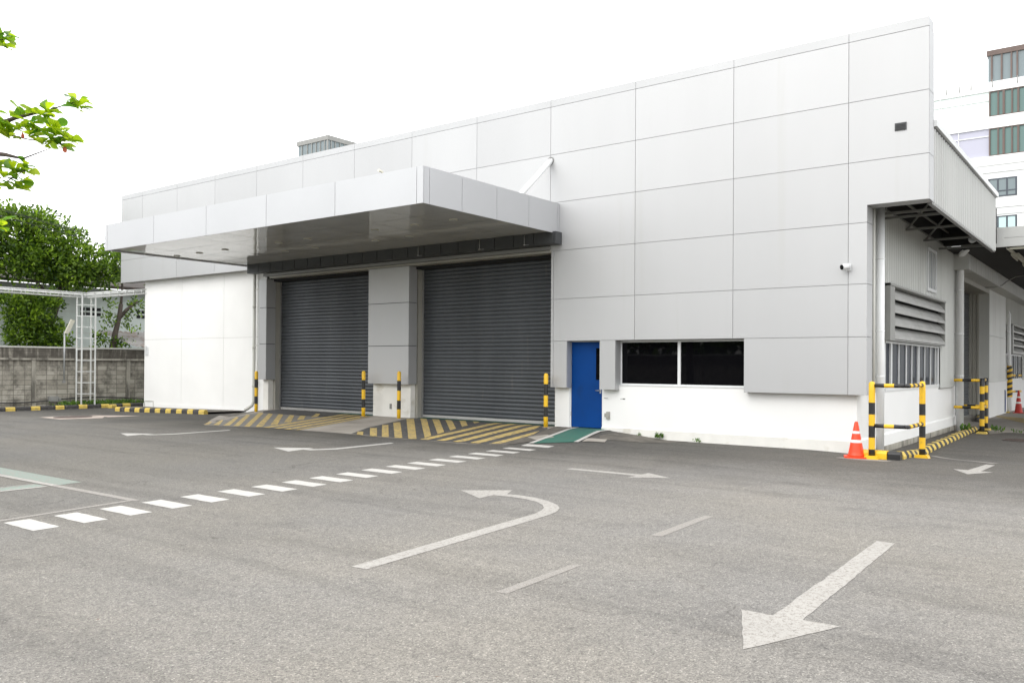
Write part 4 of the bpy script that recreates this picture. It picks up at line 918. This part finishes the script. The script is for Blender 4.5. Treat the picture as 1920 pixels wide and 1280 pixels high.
def leaf_o(m, c, n, u, L_):
    u = u.normalized(); n = (n-u*n.dot(u)).normalized(); s = u.cross(n); w = L_*.62
    prof = [(.0, .02), (.2, .14), (.45, .33), (.7, .48), (.88, .42), (1.0, .12)]
    mid = []; lf = []; rt_ = []
    for t_, q in prof:
        cc = c+u*L_*t_-n*L_*.18*t_*t_
        mid.append(cc); lf.append(cc+s*w*q+n*w*q*.35); rt_.append(cc-s*w*q+n*w*q*.35)
    k = len(prof); m.add(mid+lf+rt_, [(i, i+1, k+i+1, k+i) for i in range(k-1)]+[(i+1, i, 2*k+i, 2*k+i+1) for i in range(k-1)], 0, True)
ros = [(-7.24, -12.68, 4.80), (-7.15, -12.6, 4.92), (-7.05, -12.55, 4.75), (-7.02, -12.5, 4.95), (-6.92, -12.45, 4.83), (-6.95, -12.44, 4.66), (-6.85, -12.38, 4.95), (-6.83, -12.36, 4.74), (-7.12, -12.6, 4.62), (-6.74, -12.3, 4.98), (-6.70, -12.28, 4.80), (-6.66, -12.23, 4.70), (-6.70, -12.28, 4.60), (-6.52, -12.13, 4.60), (-6.60, -12.2, 4.52), (-6.42, -12.05, 5.12), (-6.45, -12.08, 5.05),
       (-7.2, -12.64, 4.12), (-7.1, -12.56, 4.2), (-7.02, -12.5, 4.08), (-6.97, -12.46, 4.2), (-7.08, -12.55, 3.98), (-7.3, -12.7, 4.0), (-7.2, -12.66, 5.93), (-7.28, -12.7, 5.86), (-7.22, -12.65, 3.55), (-7.3, -12.7, 3.48), (-7.3, -12.7, 4.35), (-6.78, -12.34, 4.55), (-7.35, -12.75, 4.9), (-7.4, -12.8, 4.7)]
for c in ros: rosette(AW(*c), random.randint(6, 9), .19); (random.random() < .6) and rosette(AW(*c)+rv()*.07, 6, .15)
for _ in range(260):
    c = Vector((random.uniform(-12.3, -9.3), 0, random.uniform(3.6, 7.2))); c.y = -15.2+(c.x+10.8)*.75+random.uniform(-.9, .9)
    rosette(AW(*c), 7, .15)
lm.build('crown', 'almond', at_, fix=False)
leaf_o(rl, AW(-6.57, -12.16, 4.56), Vector((.3, -.6, .3)), Vector((.1, 0, -1)), .11); rl.build('red_leaf', 'redleaf', at_, fix=False); rl = MB()
leaf_o(rl, AW(-6.99, -12.5, 4.72), Vector((.3, -.6, .3)), Vector((.1, 0, -1)), .09)
rl.build('red_leaf', 'redleaf', at_, fix=False)

# small weeds
def weed(label, loc, n, L_, spread, up=1.0):
    t = thing('weed', label, 'weed', loc, 'weeds growing at the walls'); m = MB()
    for _ in range(n):
        c = Vector((random.uniform(-spread, spread), random.uniform(-spread*.5, spread*.5), random.uniform(0, .03))); u = rv(); u.z = abs(u.z)+up
        leaf(m, c+Vector((0, 0, random.uniform(0, L_*.8))), rv()+Vector((0, -.5, 1)), u, L_*random.uniform(.6, 1.3), L_*.4)
    s = MB()
    for _ in range(5):
        a = random.uniform(-spread, spread)*.6; s.tube([(a, 0, 0), (a*1.3, -.02, L_)], .003, 5)
    m.build('leaves', 'weed', t, fix=False); s.build('stem', 'weed', t)
weed('bright green weed tuft at the foot of the white wall under the window', (-4.22, .12, .02), 34, .09, .10)
weed('thin weed sprig nearest the blue door at the wall foot', (-4.75, .14, .03), 10, .06, .05)
weed('thin straggling weed right of the bright tuft at the wall foot', (-3.25, .13, .0), 14, .06, .14)
weed('leafy weed at the foot of the far striped barrier posts', (.62, 9.6, -.16), 26, .16, .12)
weed('low weed beside the base plate of the far barrier', (1.3, 10.6, -.16), 26, .12, .16)
weed('pale weed at the edge of the side concrete apron', (1.9, 10.6, -.17), 30, .08, .25)
gr = MB()
for _ in range(1500):
    y = random.choice([random.gauss(-1.6, .25), random.gauss(-.9, .2), random.gauss(-.2, .2), random.gauss(.55, .35)]); x = -28.45+random.uniform(-.3, .25)
    leaf(gr, Vector((x, y, -.05+random.uniform(0, .18))), rv(), Vector((random.gauss(0, .5), random.gauss(0, .5), 1)), random.uniform(.07, .15), .045)
tag(gr.build('ground_weeds', 'weed', fix=False), 'green weeds matted along the foot of the boundary wall', 'weeds', kind='stuff')

# ---------------------------------------------------------------- office tower behind, right
ot = thing('office_tower', 'tall white office block with brown framed windows behind the warehouse, right', 'office building', (-4, 60, 0))
def OX(px): return -5.65+(px-1848)*.0372+4     # local x from the elevation
m = MB(); m.box(-12, 30, 0, 25, 0, 18.8); m.box(-12, 30, 0, 25, 21.05, 22.0); m.box(-12, 30, 0, 25, 24.05, 24.82); m.box(-12, 30, .5, 25, 18.8, 24.05); m.build('wall', 'office', ot)
m = MB()
for z in (18.05, 17.45, 14.6): m.box(-12, 30, -.12, 0, z, z+.10)
m.box(-12, 30, -.25, 0, 12.2, 12.45); m.build('cornice', 'office', ot)
m = MB().box(-1.62, 30, 1.2, 20, 24.82, 27.3); m.build('roof_storey', 'glassgrey', ot)
m = MB(); m.box(-1.72, 30, 1.05, 20.2, 27.3, 27.72)
for px in (1856, 1875, 1893.5, 1904.5, 1925, 1945): m.box(OX(px)-.06, OX(px)+.06, 1.08, 1.2, 24.82, 27.3)
m.build('roof_storey_frame', 'brown', ot)
def owin(z0, z1, x0, mull, gl, fr):
    f = MB(); f.box(x0, 30, .05, .12, z0, z0+.08); f.box(x0, 30, .05, .12, z1-.08, z1)
    for px, w_ in mull: f.box(OX(px)-w_/2, OX(px)+w_/2, 0.0, .12, z0+.08, z1-.08)
    o = f.build('window', fr, ot); MB().box(x0, 30, .14, .2, z0+.08, z1-.08).build('pane', gl, o); return o
mu = [(1856, .1), (1872, .1), (1882.5, .16), (1898, .1), (1909.5, .14), (1927, .14), (1940, .1), (1955, .1)]
owin(22.0, 24.05, -1.375, mu, 'glassteal', 'brown'); owin(18.8, 21.05, -1.375, mu, 'glassteal', 'brown')
def opane(x0, x1, z0, z1, gl, vs, hs):
    f = MB()
    for x in vs: f.box(x-.03, x+.03, .06, .12, z0, z1)
    for z in hs: f.box(x0, x1, .06, .12, z-.03, z+.03)
    o = f.build('curtain_window', 'office', ot); MB().box(x0, x1, .14, .2, z0, z1).build('pane', gl, o)
opane(-12, -1.4, 22.0, 24.05, 'glasspale', [-10, -8.3, -6.6, -5.0, -3.4], [23.35]); opane(-12, -1.4, 18.8, 21.05, 'glasslilac', [-8.0, -5.9, -3.6], [20.45])
for x0, z0, z1, gl in ((-1.45, 15.45, 16.95, 'glassgrey'), (-1.45, 12.75, 13.9, 'glassclear')):
    f = MB(); x1 = x0+2.03
    f.box(x0, x1, -.06, -.0, z0, z0+.1); f.box(x0, x1, -.06, 0, z1-.1, z1)
    for k in range(4): f.box(x0+k*.635, x0+k*.635+.12, -.06, 0, z0+.1, z1-.1)
    if gl == 'glassgrey': f.box(x0, x1, -.065, 0, z0+.42, z0+.50)
    o = f.build('window', 'greyglassf', ot); MB().box(x0+.09, x1-.01, -.03, -.001, z0+.1, z1-.1).build('pane', gl, o)
m = MB()
for px in (1772, 1797, 1820, 1861, 1908): m.tube([(OX(px), -.05, 24.35), (OX(px), -.05, 24.95)], .03, 6)
m.tube([(OX(1877), 1.2, 27.7), (OX(1877), 1.2, 28.3)], .03, 6)
m.build('lightning_rod', 'boxmetal', ot)
# second brown-capped tower just showing over the parapet
dt = thing('distant_tower', 'grey tower top with brown fins peeking over the warehouse parapet', 'tower', (-74.07, 50, 0))
MB().box(-5.5, 0, 0, 4.5, 0, 28.7).build('wall', 'glassgrey', dt)
m = MB(); m.box(-5.7, .12, -.12, 4.62, 28.7, 29.25)
for x in (-4.75, -3.75, -2.9, -2.1, -1.35, -.55): m.box(x-.06, x+.06, -.08, -.002, 20, 28.7)
m.box(-.12, .08, -.1, .0, 20, 28.7)
for y in (.45, 1.1, 1.85, 2.6, 3.4): m.box(.002, .08, y-.05, y+.05, 20, 28.7)
m.build('frame', 'louvd', dt)
m = MB()
for x, y in ((-5.3, 0), (-.5, .2), (-.2, 4.3)): m.tube([(x, y, 29.2), (x, y, 30.0)], .04, 6)
m.build('lightning_rod', 'boxmetal', dt)

# ---------------------------------------------------------------- what stands across the yard (seen in the reflections)
ow = thing('opposite_wall', 'grey block wall across the yard behind the viewpoint', 'wall', (0, -46, 0))
MB().box(-60, 50, -.2, 0, -.1, 2.6).build('block_courses', 'block', ow)
MB().box(-60, 50, -.25, .05, 2.6, 2.7).build('coping', 'pipeg', ow)
tl = MB()
for k in range(26):
    x = -62+k*4.6+random.uniform(-1, 1); y = -52+random.uniform(-2, 2); h = random.uniform(6, 9.5)
    for _ in range(230):
        d = rv().normalized(); q = random.random()**.4
        leaf(tl, Vector((x+d.x*3.2*q, y+d.y*2.4*q, h*.58+d.z*h*.42*q)), rv(), rv(), 1.0, .7)
tag(tl.build('tree_line', 'leaf', fix=False), 'belt of trees beyond the wall across the yard', 'trees', kind='stuff')
